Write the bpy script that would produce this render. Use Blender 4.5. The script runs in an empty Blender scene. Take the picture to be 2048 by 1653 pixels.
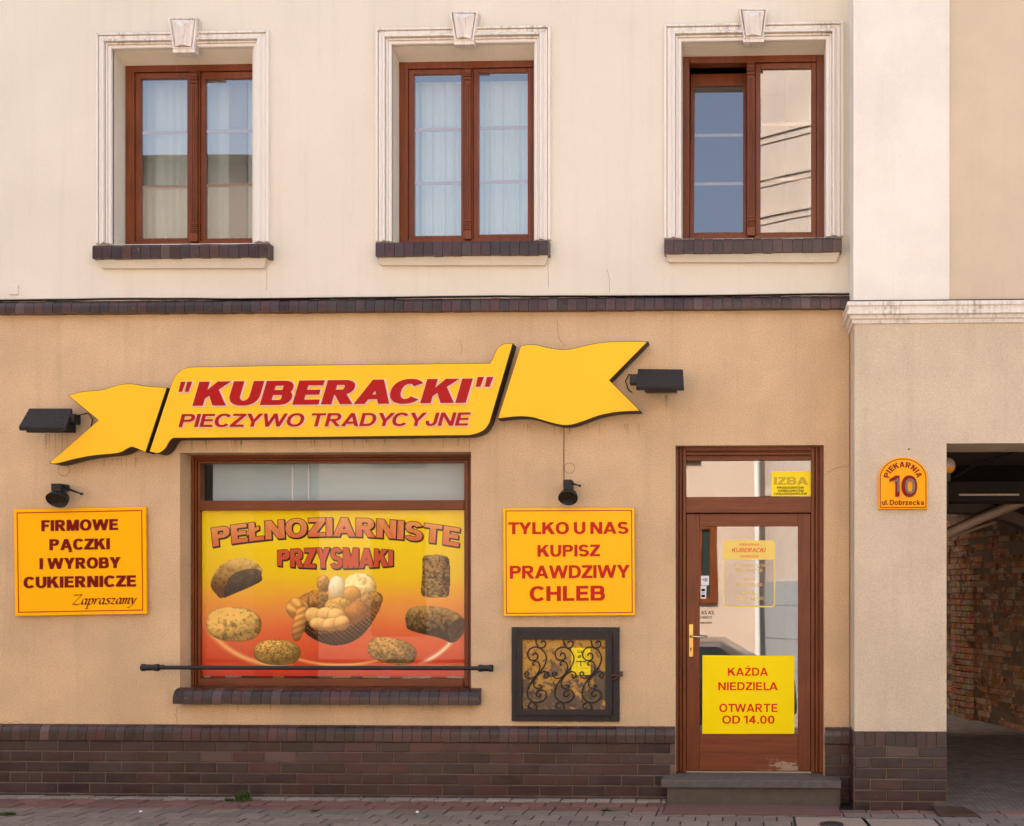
import bpy, bmesh, math, random
import numpy as np
from mathutils import Vector, Matrix
from mathutils.geometry import delaunay_2d_cdt
R = math.radians
rnd = random.Random(7)
S = bpy.context.scene
COL = S.collection

# ------------------------------------------------------------------ camera
F, D, HC, PSI, PPX, PPY = 2250.0, 9.0, 1.68, R(1.9), 1425.0, 1180.0
cd = bpy.data.cameras.new('camera')
cam = bpy.data.objects.new('camera', cd)
COL.objects.link(cam)
cam.location = (0, -D, HC)
cam.rotation_euler = (R(90), 0, PSI)
cd.sensor_width = 36
cd.lens = 36 * F / 2048
cd.shift_x = (1024 - PPX) / 2048
cd.shift_y = (PPY - 826.5) / 2048
cd.clip_end = 500
S.camera = cam

# ------------------------------------------------------------------ sky and sun
SUN_EL, SUN_AZ = R(52), R(-14)          # the sun stands behind the bakery and lights the far side of the street
W = bpy.data.worlds.new("World")
S.world = W
W.use_nodes = True
nt = W.node_tree
sk = nt.nodes.new('ShaderNodeTexSky')
sk.sky_type = 'NISHITA'
sk.sun_disc = False
sk.sun_elevation = SUN_EL
sk.sun_rotation = SUN_AZ
sk.dust_density = 6.0
sk.ozone_density = 0.6
hz = nt.nodes.new('ShaderNodeHueSaturation')      # thin high cloud: a milkier blue
hz.inputs['Saturation'].default_value = 0.78
hz.inputs['Value'].default_value = 1.15
nt.links.new(sk.outputs[0], hz.inputs['Color'])
nt.links.new(hz.outputs[0], nt.nodes['Background'].inputs[0])
nt.nodes['Background'].inputs[1].default_value = 0.13
sl = bpy.data.lights.new('sun', 'SUN')
sl.energy = 4.8
sl.angle = R(0.5)
sl.color = (1.0, 0.90, 0.76)
so = bpy.data.objects.new('sun', sl)
COL.objects.link(so)
sd = Vector((math.sin(SUN_AZ) * math.cos(SUN_EL), math.cos(SUN_AZ) * math.cos(SUN_EL), math.sin(SUN_EL)))
so.rotation_euler = sd.to_track_quat('Z', 'Y').to_euler()
so.location = (0, 20, 30)
S.view_settings.view_transform = 'Standard'
S.view_settings.look = 'None'
S.view_settings.gamma = 1
S.view_settings.exposure = 1.95
S.cycles.max_bounces = 12
S.cycles.transparent_max_bounces = 24
S.cycles.use_denoising = True


def P(u, v, y=0.0):
    """photo pixel -> (x, z) on the vertical plane at depth y"""
    t = (u - PPX) / F
    dy = y + D
    c, s = math.cos(PSI), math.sin(PSI)
    dx = dy * (t * c - s) / (c + t * s)
    dep = -dx * s + dy * c
    return dx, HC + (PPY - v) / F * dep


def RC(u0, v0, u1, v1, y=0.0):
    """pixel box -> x0, x1, z0, z1"""
    vm, um = (v0 + v1) / 2, (u0 + u1) / 2
    return P(u0, vm, y)[0], P(u1, vm, y)[0], P(um, v1, y)[1], P(um, v0, y)[1]


PX = 9.0 / F   # metres per photo pixel on the facade


def G(u, v, z=0.0):
    """pixel -> (x, y) on the ground plane"""
    lo, hi = -8.0, 30.0
    for _ in range(50):
        m = (lo + hi) / 2
        if P(u, v, m)[1] < z:
            hi = m
        else:
            lo = m
    return P(u, v, lo)[0], lo


# ------------------------------------------------------------------ materials
MATS = {}


def lin(c):
    return tuple((x / 12.92 if x <= 0.04045 else ((x + 0.055) / 1.055) ** 2.4) for x in [k / 255 for k in c])


class NT:
    def __init__(s, name):
        s.m = bpy.data.materials.new(name)
        s.m.use_nodes = True
        s.t = s.m.node_tree
        s.b = s.t.nodes['Principled BSDF']
        s.tc = s.t.nodes.new('ShaderNodeTexCoord')

    def n(s, kind, **kw):
        x = s.t.nodes.new('ShaderNode' + kind)
        for k, v in kw.items():
            setattr(x, k, v)
        return x

    def l(s, a, b):
        s.t.links.new(a, b)

    def noise(s, scale, stretch=(1, 1, 1), detail=4, rough=0.55, dist=0):
        mp = s.n('Mapping')
        mp.inputs['Scale'].default_value = stretch
        s.l(s.tc.outputs['Object'], mp.inputs[0])
        x = s.n('TexNoise')
        x.inputs['Scale'].default_value = scale
        x.inputs['Detail'].default_value = detail
        x.inputs['Roughness'].default_value = rough
        x.inputs['Distortion'].default_value = dist
        s.l(mp.outputs[0], x.inputs['Vector'])
        return x.outputs[0]

    def ramp(s, fac, stops):
        r = s.n('ValToRGB')
        e = r.color_ramp.elements
        while len(e) < len(stops):
            e.new(0.5)
        for i, (p, c) in enumerate(stops):
            e[i].position = p
            e[i].color = (c, c, c, 1) if isinstance(c, (int, float)) else (*c, 1)
        s.l(fac, r.inputs[0])
        return r.outputs[0]

    def mix(s, fac, a, b, mode='MIX'):
        x = s.n('Mix', data_type='RGBA', blend_type=mode)
        for sock, val in ((x.inputs[0], fac), (x.inputs[6], a), (x.inputs[7], b)):
            if isinstance(val, (int, float)):
                sock.default_value = val
            elif isinstance(val, tuple):
                sock.default_value = (*val, 1)
            else:
                s.l(val, sock)
        return x.outputs[2]

    def bump(s, h, strength=0.3, dist=0.003):
        b = s.n('Bump')
        b.inputs['Strength'].default_value = strength
        b.inputs['Distance'].default_value = dist
        s.l(h, b.inputs['Height'])
        s.l(b.outputs[0], s.b.inputs['Normal'])

    def col(s, c):
        if isinstance(c, tuple):
            s.b.inputs['Base Color'].default_value = (*c, 1)
        else:
            s.l(c, s.b.inputs['Base Color'])

    def rough(s, r):
        if isinstance(r, (int, float)):
            s.b.inputs['Roughness'].default_value = r
        else:
            s.l(r, s.b.inputs['Roughness'])

    def attr(s, name='Col'):
        return s.n('Attribute', attribute_name=name).outputs['Color']


def plain(name, c, rough=0.5, metal=0.0, var=0.08, scale=40, spec=0.35):
    k = NT(name)
    a = tuple(x * (1 - var) for x in c)
    b = tuple(min(1, x * (1 + var)) for x in c)
    k.col(k.mix(k.noise(scale), a, b))
    k.rough(rough)
    k.b.inputs['Metallic'].default_value = metal
    k.b.inputs['Specular IOR Level'].default_value = spec
    return k.m


def plaster(name, c, grain=0.10, mott=0.10, streak=0.12, dirt=(0.16, 0.12, 0.09), bump=0.35, big=1.3):
    k = NT(name)
    g = k.noise(95, detail=3)
    m = k.noise(big, detail=6, rough=0.6)
    st = k.noise(9, (1, 1, 0.05), detail=5, rough=0.7)
    lo = tuple(x * (1 - grain) for x in c)
    hi = tuple(min(1, x * (1 + grain)) for x in c)
    cc = k.mix(k.ramp(g, [(0.3, 0.0), (0.7, 1.0)]), lo, hi)
    cc = k.mix(k.ramp(m, [(0.38, mott * 1.6), (0.62, 0.0)]), cc, dirt)
    cc = k.mix(k.ramp(st, [(0.52, 0.0), (0.75, streak)]), cc, dirt)
    sp = k.noise(30, detail=2)
    cc = k.mix(k.ramp(sp, [(0.70, 0.0), (0.76, streak * 1.2)]), cc, dirt)
    k.col(cc)
    k.rough(0.92)
    k.bump(k.noise(130, detail=3), bump, 0.004)
    return k.m


M = MATS
M['upper'] = plaster('cream_plaster', (0.75, 0.695, 0.565), grain=0.05, mott=0.05, streak=0.08, bump=0.25, big=0.9)
M['lower'] = plaster('ochre_stucco', (0.68, 0.475, 0.268), grain=0.18, mott=0.13, streak=0.14, bump=0.8)
M['pilaster'] = plaster('pale_plaster', (0.84, 0.79, 0.69), grain=0.04, mott=0.07, streak=0.06, bump=0.2)
M['gate'] = plaster('beige_stucco', (0.67, 0.545, 0.385), grain=0.13, mott=0.08, streak=0.12, bump=0.8, big=2.2)
M['gatetop'] = plaster('warm_beige_plaster', (0.66, 0.54, 0.385), grain=0.04, mott=0.07, streak=0.06, bump=0.2)


def stone(name, c, dirt, amt):
    k = NT(name)
    st = k.noise(34, (1, 1, 0.06), detail=6, rough=0.8)
    b = k.noise(2.2, detail=3)
    mk = k.mix(1.0, k.ramp(st, [(0.46, 0.0), (0.64, amt)]), k.ramp(b, [(0.36, 0.15), (0.58, 1.0)]), 'MULTIPLY')
    cc = k.mix(k.noise(60), tuple(x * 0.95 for x in c), c)
    k.col(k.mix(mk, cc, dirt))
    k.rough(0.85)
    k.bump(k.noise(70), 0.15, 0.003)
    return k.m


M['trim'] = stone('painted_moulding', (0.82, 0.77, 0.69), (0.10, 0.065, 0.04), 0.10)
M['keytrim'] = stone('keystone_paint', (0.82, 0.75, 0.66), (0.14, 0.095, 0.06), 0.55)
M['trimtop'] = stone('streaked_moulding', (0.80, 0.74, 0.64), (0.12, 0.075, 0.045), 0.62)


def clinker():
    k = NT('glazed_clinker')
    a = k.attr()
    n = k.noise(7, (1, 1, 2.2), detail=4)
    cc = k.mix(k.ramp(n, [(0.42, 0.0), (0.75, 0.38)]), a, (0.075, 0.045, 0.038))
    d = k.noise(2.0, detail=4)
    cc = k.mix(k.ramp(d, [(0.55, 0.0), (0.8, 0.16)]), cc, (0.13, 0.10, 0.085))
    sp = k.noise(55, detail=2)
    cc = k.mix(k.ramp(sp, [(0.72, 0.0), (0.76, 0.6)]), cc, (0.26, 0.2, 0.16))
    k.col(cc)
    k.rough(k.ramp(n, [(0.2, 0.28), (0.8, 0.42)]))
    k.b.inputs['Specular IOR Level'].default_value = 0.5
    k.bump(k.noise(90, detail=4), 0.25, 0.002)
    return k.m


M['clinker'] = clinker()
M['mortar'] = plain('mortar', (0.145, 0.105, 0.068), 0.95, var=0.7, scale=7)


def wood(name, c1, c2, vertical=True):
    k = NT(name)
    st = (1, 1, 0.045) if vertical else (0.045, 1, 1)
    g = k.noise(55, st, detail=6, rough=0.65, dist=0.4)
    b = k.noise(3.0, detail=3)
    cc = k.mix(k.ramp(g, [(0.3, 0.0), (0.7, 1.0)]), c1, c2)
    cc = k.mix(k.ramp(b, [(0.35, 0.35), (0.65, 0.0)]), cc, tuple(x * 0.6 for x in c1))
    k.col(cc)
    k.rough(0.36)
    k.b.inputs['Specular IOR Level'].default_value = 0.3
    k.bump(g, 0.12, 0.002)
    return k.m


M['wood'] = wood('varnished_wood', (0.135, 0.033, 0.009), (0.235, 0.064, 0.017))
M['woodh'] = wood('varnished_wood_rail', (0.135, 0.033, 0.009), (0.235, 0.064, 0.017), False)
M['bar'] = plain('glass_veiled_bar', (0.36, 0.22, 0.16), 0.5)  # paler than the frames: the glass reflection over the bars is in this colour


def worn_wood():
    k = NT('worn_varnished_wood')
    g = k.noise(55, (0.045, 1, 1), detail=6, rough=0.65, dist=0.4)
    cc = k.mix(k.ramp(g, [(0.3, 0.0), (0.7, 1.0)]), (0.125, 0.031, 0.009), (0.225, 0.060, 0.016))
    sx = k.n('SeparateXYZ')
    k.l(k.tc.outputs['Object'], sx.inputs[0])
    w = k.noise(14, (0.6, 1, 1.6), detail=8, rough=0.75)
    a = k.n('MapRange')            # scuffed low corner of the kick panel
    a.inputs[1].default_value, a.inputs[2].default_value = P(1480, 1545, .1)[0], P(1580, 1545, .1)[0]
    k.l(sx.outputs[0], a.inputs[0])
    b = k.n('MapRange')
    b.inputs[1].default_value, b.inputs[2].default_value = P(1500, 1512, .1)[1], P(1500, 1548, .1)[1]
    k.l(sx.outputs[2], b.inputs[0])
    ad = k.n('Math', operation='MULTIPLY')
    k.l(a.outputs[0], ad.inputs[0])
    k.l(b.outputs[0], ad.inputs[1])
    ad2 = k.n('Math', operation='MULTIPLY_ADD')
    k.l(ad.outputs[0], ad2.inputs[0])
    ad2.inputs[1].default_value = 0.42
    k.l(w, ad2.inputs[2])
    cc = k.mix(k.ramp(ad2.outputs[0], [(0.68, 0.0), (0.71, 0.9)]), cc, (0.36, 0.25, 0.17))
    k.col(cc)
    k.rough(0.42)
    k.b.inputs['Specular IOR Level'].default_value = 0.3
    return k.m


M['worn'] = worn_wood()


def glass(name, ior=2.75, tint=(0.93, 0.96, 0.95), wob=0.004):
    m = bpy.data.materials.new(name)
    m.use_nodes = True
    t = m.node_tree
    t.nodes.clear()
    o = t.nodes.new('ShaderNodeOutputMaterial')
    mx = t.nodes.new('ShaderNodeMixShader')
    tr = t.nodes.new('ShaderNodeBsdfTransparent')
    tr.inputs[0].default_value = (*tint, 1)
    gl = t.nodes.new('ShaderNodeBsdfGlossy')
    gl.inputs['Roughness'].default_value = 0.0
    gl.inputs[0].default_value = (1, 1, 1, 1)
    fr = t.nodes.new('ShaderNodeFresnel')
    fr.inputs[0].default_value = ior
    tc = t.nodes.new('ShaderNodeTexCoord')
    nz = t.nodes.new('ShaderNodeTexNoise')
    nz.inputs['Scale'].default_value = 2.2
    nz.inputs['Detail'].default_value = 0
    bp = t.nodes.new('ShaderNodeBump')
    bp.inputs['Strength'].default_value = wob
    bp.inputs['Distance'].default_value = 0.12
    t.links.new(tc.outputs['Object'], nz.inputs['Vector'])
    t.links.new(nz.outputs[0], bp.inputs['Height'])
    t.links.new(bp.outputs[0], gl.inputs['Normal'])
    ge = t.nodes.new('ShaderNodeNewGeometry')      # the reflection comes off the outer face of the pane only
    mu = t.nodes.new('ShaderNodeMath')
    mu.operation = 'SUBTRACT'
    mu.use_clamp = True
    t.links.new(fr.outputs[0], mu.inputs[0])
    t.links.new(ge.outputs['Backfacing'], mu.inputs[1])
    t.links.new(mu.outputs[0], mx.inputs[0])
    t.links.new(tr.outputs[0], mx.inputs[1])
    t.links.new(gl.outputs[0], mx.inputs[2])
    t.links.new(mx.outputs[0], o.inputs[0])
    return m


M['glass'] = glass('window_glass')
M['glass2'] = glass('shop_glass', 1.36, (0.985, 0.985, 0.985))


def sheer(name, c, opac):
    m = bpy.data.materials.new(name)
    m.use_nodes = True
    t = m.node_tree
    b = t.nodes['Principled BSDF']
    b.inputs['Base Color'].default_value = (*c, 1)
    b.inputs['Roughness'].default_value = 0.9
    b.inputs['Alpha'].default_value = opac
    return m


M['sheer'] = sheer('sheer_curtain', (0.64, 0.66, 0.59), 0.9)
M['lace'] = plain('lace', (0.85, 0.84, 0.76), 0.9)
M['transomtone'] = plain('transom_reflection', (0.42, 0.54, 0.57), 0.7, var=0.03, scale=6)  # colour of the flat bluish reflection in the shop transom
M['iron'] = plain('black_iron', (0.030, 0.026, 0.025), 0.5, 0.3, 0.35, 30)
M['blackmetal'] = plain('black_housing', (0.016, 0.0145, 0.0135), 0.45, 0.0, 0.3, 60, spec=.3)
M['dusty'] = plain('dusty_housing', (0.030, 0.026, 0.024), 0.6, 0.0, 0.6, 50, spec=.2)
M['rust'] = plain('rusty_iron', (0.10, 0.045, 0.03), 0.8, 0.1, 0.4, 60)
M['brass'] = plain('brass', (0.75, 0.48, 0.13), 0.28, 0.85, 0.08)
M['steel'] = plain('brushed_steel', (0.6, 0.5, 0.36), 0.3, 0.9)


def patina():
    k = NT('patinated_brass')
    n = k.noise(7, (1, 1, 1.3), detail=9, rough=0.72, dist=0.8)
    n2 = k.noise(22, detail=8, rough=0.7)
    sx = k.n('SeparateXYZ')
    k.l(k.tc.outputs['Object'], sx.inputs[0])
    a = k.n('MapRange')
    a.inputs[1].default_value, a.inputs[2].default_value = P(1100, 1300)[1], P(1100, 1400)[1]
    a.inputs[3].default_value, a.inputs[4].default_value = -0.10, 0.10
    k.l(sx.outputs[2], a.inputs[0])
    ad = k.n('Math', operation='ADD')
    k.l(a.outputs[0], ad.inputs[0])
    k.l(n, ad.inputs[1])
    cc = k.mix(k.ramp(ad.outputs[0], [(0.47, 0.0), (0.56, 1.0)]), (0.44, 0.25, 0.045), (0.115, 0.085, 0.055))
    cc = k.mix(k.ramp(n2, [(0.54, 0.0), (0.60, 0.75)]), cc, (0.05, 0.032, 0.02))
    n3 = k.noise(11, detail=5, dist=1.5)
    cc = k.mix(k.ramp(n3, [(0.64, 0.0), (0.68, 0.8)]), cc, (0.62, 0.33, 0.16))
    k.col(cc)
    k.b.inputs['Metallic'].default_value = 0.35
    k.rough(0.45)
    return k.m


M['patina'] = patina()


def vcol(name, rough=0.45, spec=0.5):
    k = NT(name)
    k.col(k.attr())
    k.rough(rough)
    k.b.inputs['Specular IOR Level'].default_value = spec
    return k.m


M['print'] = vcol('poster_print', 0.5, 0.15)
M['acrylic'] = plain('amber_acrylic', lin((254, 197, 46)), 0.28, var=0.05, scale=1.2, spec=0.12)
M['redface'] = plain('red_acrylic', (0.42, 0.012, 0.012), 0.3, var=0.06, scale=12, spec=0.12)
M['whiteedge'] = plain('white_acrylic_edge', (0.80, 0.62, 0.50), 0.4, var=0.03, spec=0.12)
M['signside'] = plain('brown_sign_return', (0.055, 0.032, 0.020), 0.6, var=0.3)
M['board1'] = plain('deep_yellow_board', lin((255, 184, 0)), 0.32, var=0.02, scale=3, spec=0.12)
M['board2'] = plain('yellow_board', lin((255, 192, 18)), 0.25, var=0.03, scale=4, spec=0.12)
M['boardedge'] = plain('board_edge', (0.62, 0.34, 0.02), 0.5, spec=0.12)
M['maroon'] = plain('maroon_vinyl', (0.185, 0.004, 0.004), 0.4, spec=0.12)
M['scarlet'] = plain('scarlet_vinyl', (0.56, 0.018, 0.008), 0.35, spec=0.12)
M['border1'] = plain('red_border_vinyl', (0.50, 0.02, 0.006), 0.4, spec=0.12)
M['border2'] = plain('rose_border_vinyl', (0.46, 0.03, 0.035), 0.4, spec=0.12)
M['lemon'] = plain('lemon_vinyl', lin((255, 226, 0)), 0.4, var=0.02, scale=4, spec=0.12)
M['lemon2'] = plain('pale_lemon_vinyl', lin((250, 226, 40)), 0.4, var=0.02, spec=0.12)
M['redink'] = plain('red_ink', lin((222, 30, 14)), 0.4, spec=0.12)
M['olive'] = plain('faded_gold_ink', (0.60, 0.42, 0.02), 0.5)
M['blackink'] = plain('black_ink', (0.02, 0.018, 0.016), 0.5, spec=0.12)
M['whitevinyl'] = plain('white_vinyl', (0.75, 0.76, 0.76), 0.5)
M['blueink'] = plain('blue_ink', (0.02, 0.05, 0.25), 0.5)
M['cyanink'] = plain('cyan_ink', (0.03, 0.35, 0.45), 0.5)


def film(name, c, alpha):
    m = sheer(name, c, alpha)
    m.node_tree.nodes['Principled BSDF'].inputs['Roughness'].default_value = 0.4
    return m


M['filmyellow'] = film('translucent_yellow_film', lin((255, 226, 110)), 0.8)
M['filmyellow2'] = film('faded_yellow_film', lin((250, 215, 110)), 0.75)
M['filmred'] = film('faded_red_film', lin((240, 110, 70)), 0.85)
M['filmtint'] = film('tinted_film', (0.45, 0.32, 0.28), 0.10)
M['houseyellow'] = plain('house_sign_yellow', lin((250, 170, 14)), 0.3, var=0.03, scale=6, spec=0.12)
M['housered'] = plain('dark_red_enamel', (0.24, 0.012, 0.012), 0.4, spec=0.12)
M['greynum'] = plain('weathered_grey_numeral', (0.20, 0.15, 0.13), 0.6)
M['amber'] = plain('amber_glass', (1.0, 0.36, 0.02), 0.2)
M['opal'] = plain('clear_globe', (0.55, 0.42, 0.33), 0.15)
M['stonestep'] = plain('grey_stone', (0.105, 0.088, 0.076), 0.8, var=0.45, scale=22)
M['concrete'] = plain('dirty_concrete', (0.098, 0.078, 0.058), 0.9, var=0.4, scale=12)
M['redconc'] = plain('red_concrete', (0.135, 0.07, 0.058), 0.9, var=0.25, scale=18)
M['slab'] = plain('pale_concrete_slab', (0.27, 0.205, 0.165), 0.9, var=0.2, scale=20)
M['castiron'] = plain('cast_iron', (0.05, 0.042, 0.04), 0.6, 0.4, 0.3)
M['oldwood'] = wood('weathered_board', (0.05, 0.035, 0.022), (0.10, 0.07, 0.045), False)


def pavers():
    k = NT('concrete_pavers')
    a = k.attr()
    n = k.noise(60, detail=4)
    b = k.noise(4, detail=4)
    cc = k.mix(k.ramp(n, [(0.3, 0.35), (0.7, 0.0)]), a, (0.05, 0.04, 0.035))
    cc = k.mix(k.ramp(b, [(0.5, 0.0), (0.75, 0.3)]), cc, (0.08, 0.065, 0.05))
    k.col(cc)
    k.rough(0.92)
    k.bump(n, 0.4, 0.003)
    return k.m


M['paver'] = pavers()
M['joint'] = plain('sandy_joint', (0.020, 0.015, 0.011), 1.0, var=0.3, scale=50)
M['asphalt'] = plain('asphalt', (0.085, 0.08, 0.075), 0.9, var=0.3, scale=60)


def setts():
    k = NT('passage_setts')
    br = k.n('TexBrick')
    mp = k.n('Mapping')
    k.l(k.tc.outputs['Object'], mp.inputs[0])
    br.inputs['Scale'].default_value = 5.0
    br.inputs['Color1'].default_value = (0.25, 0.20, 0.16, 1)
    br.inputs['Color2'].default_value = (0.17, 0.135, 0.11, 1)
    br.inputs['Mortar'].default_value = (0.06, 0.046, 0.036, 1)
    br.inputs['Mortar Size'].default_value = 0.025
    br.inputs['Mortar Smooth'].default_value = 0.4
    k.l(mp.outputs[0], br.inputs['Vector'])
    k.col(k.mix(k.ramp(k.noise(7, detail=6), [(0.35, 0.6), (0.65, 0.0)]), br.outputs[0], (0.07, 0.055, 0.045)))
    k.rough(0.8)
    k.bump(br.outputs[1], -0.6, 0.02)
    return k.m


M['setts'] = setts()


def oldbrick():
    k = NT('old_red_brick')
    a = k.attr()
    n = k.noise(9, detail=8, rough=0.7, dist=0.6)
    cc = k.mix(k.ramp(n, [(0.50, 0.0), (0.56, 0.85)]), a, (0.62, 0.46, 0.32))
    n2 = k.noise(5, detail=6, rough=0.7)
    cc = k.mix(k.ramp(n2, [(0.55, 0.0), (0.62, 0.8)]), cc, (0.13, 0.06, 0.032))
    k.col(cc)
    k.rough(0.95)
    k.bump(k.noise(30, detail=6), 0.7, 0.015)
    return k.m


M['oldbrick'] = oldbrick()
M['oldmortar'] = plain('old_lime_mortar', (0.32, 0.24, 0.165), 0.95, var=0.4, scale=10)
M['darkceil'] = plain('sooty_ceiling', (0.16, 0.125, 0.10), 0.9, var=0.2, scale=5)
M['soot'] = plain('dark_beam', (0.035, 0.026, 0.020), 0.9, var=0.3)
M['palebeam'] = plain('pale_timber', (0.74, 0.55, 0.40), 0.8, var=0.2)
M['interior'] = plain('interior_plaster', (0.30, 0.27, 0.24), 0.9)
M['cable'] = plain('grey_cable', (0.12, 0.09, 0.07), 0.6)
M['crack'] = plain('crack_shadow', (0.20, 0.115, 0.06), 1.0)
M['drip'] = sheer('run_off_stain', (0.10, 0.06, 0.035), 0.45)
M['leaf'] = plain('weed_green', (0.055, 0.095, 0.018), 0.7, var=0.4, scale=30)
M['opp1'] = plaster('pink_plaster', (0.60, 0.46, 0.37), bump=0.1)
M['opp2'] = plaster('cream_house_plaster', (0.50, 0.42, 0.37), bump=0.1)
M['opp3'] = plaster('grey_house_plaster', (0.13, 0.105, 0.09), bump=0.1)
M['garage'] = plain('grey_metal_door', (0.30, 0.31, 0.33), 0.5)
M['tile'] = plain('roof_tile', (0.10, 0.06, 0.05), 0.8, var=0.3, scale=8)
M['white'] = plain('white_paint', (0.75, 0.74, 0.72), 0.5)
M['carpaint'] = plain('dark_car_paint', (0.10, 0.08, 0.075), 0.2)
M['tyre'] = plain('tyre_rubber', (0.02, 0.02, 0.02), 0.8)
M['carglass'] = plain('car_window', (0.03, 0.04, 0.04), 0.05)
M['cardboard'] = plain('shop_red', (0.45, 0.03, 0.02), 0.6)


# ------------------------------------------------------------------ mesh builder
class MB:
    def __init__(s):
        s.v, s.f, s.c, s.sm = [], [], [], []
        s.cur = (1, 1, 1)

    def face(s, pts, c=None, smooth=False):
        i = len(s.v)
        s.v += [tuple(p) for p in pts]
        s.f.append(tuple(range(i, i + len(pts))))
        s.c.append(c or s.cur)
        s.sm.append(smooth)

    def idx(s, verts, faces, c=None, smooth=False):
        i = len(s.v)
        s.v += [tuple(p) for p in verts]
        for f in faces:
            s.f.append(tuple(i + k for k in f))
            s.c.append(c or s.cur)
            s.sm.append(smooth)

    def box(s, x0, x1, y0, y1, z0, z1, c=None):
        if x0 > x1: x0, x1 = x1, x0
        if y0 > y1: y0, y1 = y1, y0
        if z0 > z1: z0, z1 = z1, z0
        vs = [(x0, y0, z0), (x1, y0, z0), (x1, y1, z0), (x0, y1, z0), (x0, y0, z1), (x1, y0, z1), (x1, y1, z1), (x0, y1, z1)]
        s.idx(vs, [(0, 3, 2, 1), (4, 5, 6, 7), (0, 1, 5, 4), (1, 2, 6, 5), (2, 3, 7, 6), (3, 0, 4, 7)], c)

    def ring(s, x0, x1, z0, z1, wl, wr, wb, wt, y0, y1):
        s.box(x0, x0 + wl, y0, y1, z0, z1)
        s.box(x1 - wr, x1, y0, y1, z0, z1)
        s.box(x0 + wl, x1 - wr, y0, y1, z0, z0 + wb)
        s.box(x0 + wl, x1 - wr, y0, y1, z1 - wt, z1)

    def prism(s, poly, y0, y1, c=None, side_c=None):
        """poly: list of (x,z); extruded from y0 (front) to y1"""
        n = len(poly)
        a = sum(poly[i][0] * poly[(i + 1) % n][1] - poly[(i + 1) % n][0] * poly[i][1] for i in range(n))
        if a < 0: poly = poly[::-1]
        vs = [(x, y0, z) for x, z in poly] + [(x, y1, z) for x, z in poly]
        fs = [tuple(range(n)), tuple(range(2 * n - 1, n - 1, -1))]
        fs += [(i + n, (i + 1) % n + n, (i + 1) % n, i) for i in range(n)]
        s.idx(vs, fs, c)

    def tube(s, path, r, n=8, cap=True, c=None):
        path = [Vector(p) for p in path]
        rs = r if isinstance(r, (list, tuple)) else [r] * len(path)
        rings = []
        up = None
        for i, p in enumerate(path):
            t = (path[min(i + 1, len(path) - 1)] - path[max(i - 1, 0)]).normalized()
            if up is None:
                up = Vector((0, 0, 1)) if abs(t.z) < 0.9 else Vector((0, 1, 0))
            a = t.cross(up)
            if a.length < 1e-6: a = t.cross(Vector((1, 0, 0)))
            a.normalize()
            b = a.cross(t).normalized()
            up = b
            rings.append([p + (a * math.cos(k * 2 * math.pi / n) + b * math.sin(k * 2 * math.pi / n)) * rs[i] for k in range(n)])
        vs = [q for rg in rings for q in rg]
        fs = []
        for i in range(len(rings) - 1):
            for k in range(n):
                fs.append((i * n + k, i * n + (k + 1) % n, (i + 1) * n + (k + 1) % n, (i + 1) * n + k))
        s.idx(vs, fs, c, True)
        if cap:
            s.face(rings[0][::-1], c)
            s.face(rings[-1], c)

    def lathe(s, prof, o, axis='z', n=20, c=None):
        vs, fs = [], []
        for (r, h) in prof:
            for k in range(n):
                a = 2 * math.pi * k / n
                p = (r * math.cos(a), r * math.sin(a), h)
                if axis == 'y': p = (p[0], p[2], p[1])
                if axis == 'x': p = (p[2], p[0], p[1])
                vs.append((o[0] + p[0], o[1] + p[1], o[2] + p[2]))
        for i in range(len(prof) - 1):
            for k in range(n):
                fs.append((i * n + k, i * n + (k + 1) % n, (i + 1) * n + (k + 1) % n, (i + 1) * n + k))
        s.idx(vs, fs, c, True)

    def build(s, name, mat, parent=None, bevel=0.0, recalc=True, seg=2):
        me = bpy.data.meshes.new(name)
        me.from_pydata(s.v, [], s.f)
        me.polygons.foreach_set('use_smooth', s.sm)
        if any(c != (1, 1, 1) for c in s.c):
            at = me.color_attributes.new('Col', 'FLOAT_COLOR', 'CORNER')
            cs = []
            for f, c in zip(s.f, s.c):
                cs += [c[0], c[1], c[2], 1.0] * len(f)
            at.data.foreach_set('color', cs)
        mats = mat if isinstance(mat, list) else [mat]
        for m in mats:
            me.materials.append(M[m] if isinstance(m, str) else m)
        if recalc:
            bm = bmesh.new()
            bm.from_mesh(me)
            bmesh.ops.recalc_face_normals(bm, faces=bm.faces)
            bm.to_mesh(me)
            bm.free()
        me.update()
        o = bpy.data.objects.new(name, me)
        COL.objects.link(o)
        if parent: o.parent = parent
        if bevel:
            b = o.modifiers.new('bevel', 'BEVEL')
            b.width = bevel
            b.segments = seg
            b.limit_method = 'ANGLE'
            b.angle_limit = R(40)
        return o


def tag(o, label, cat, group=None):
    o['label'] = label
    o['category'] = cat
    if group: o['group'] = group
    return o


def empty(name, label, cat, group=None):
    o = bpy.data.objects.new(name, None)
    o.empty_display_size = 0.2
    COL.objects.link(o)
    return tag(o, label, cat, group)


def struct(o, kind='structure'):
    o['kind'] = kind
    return o


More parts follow.
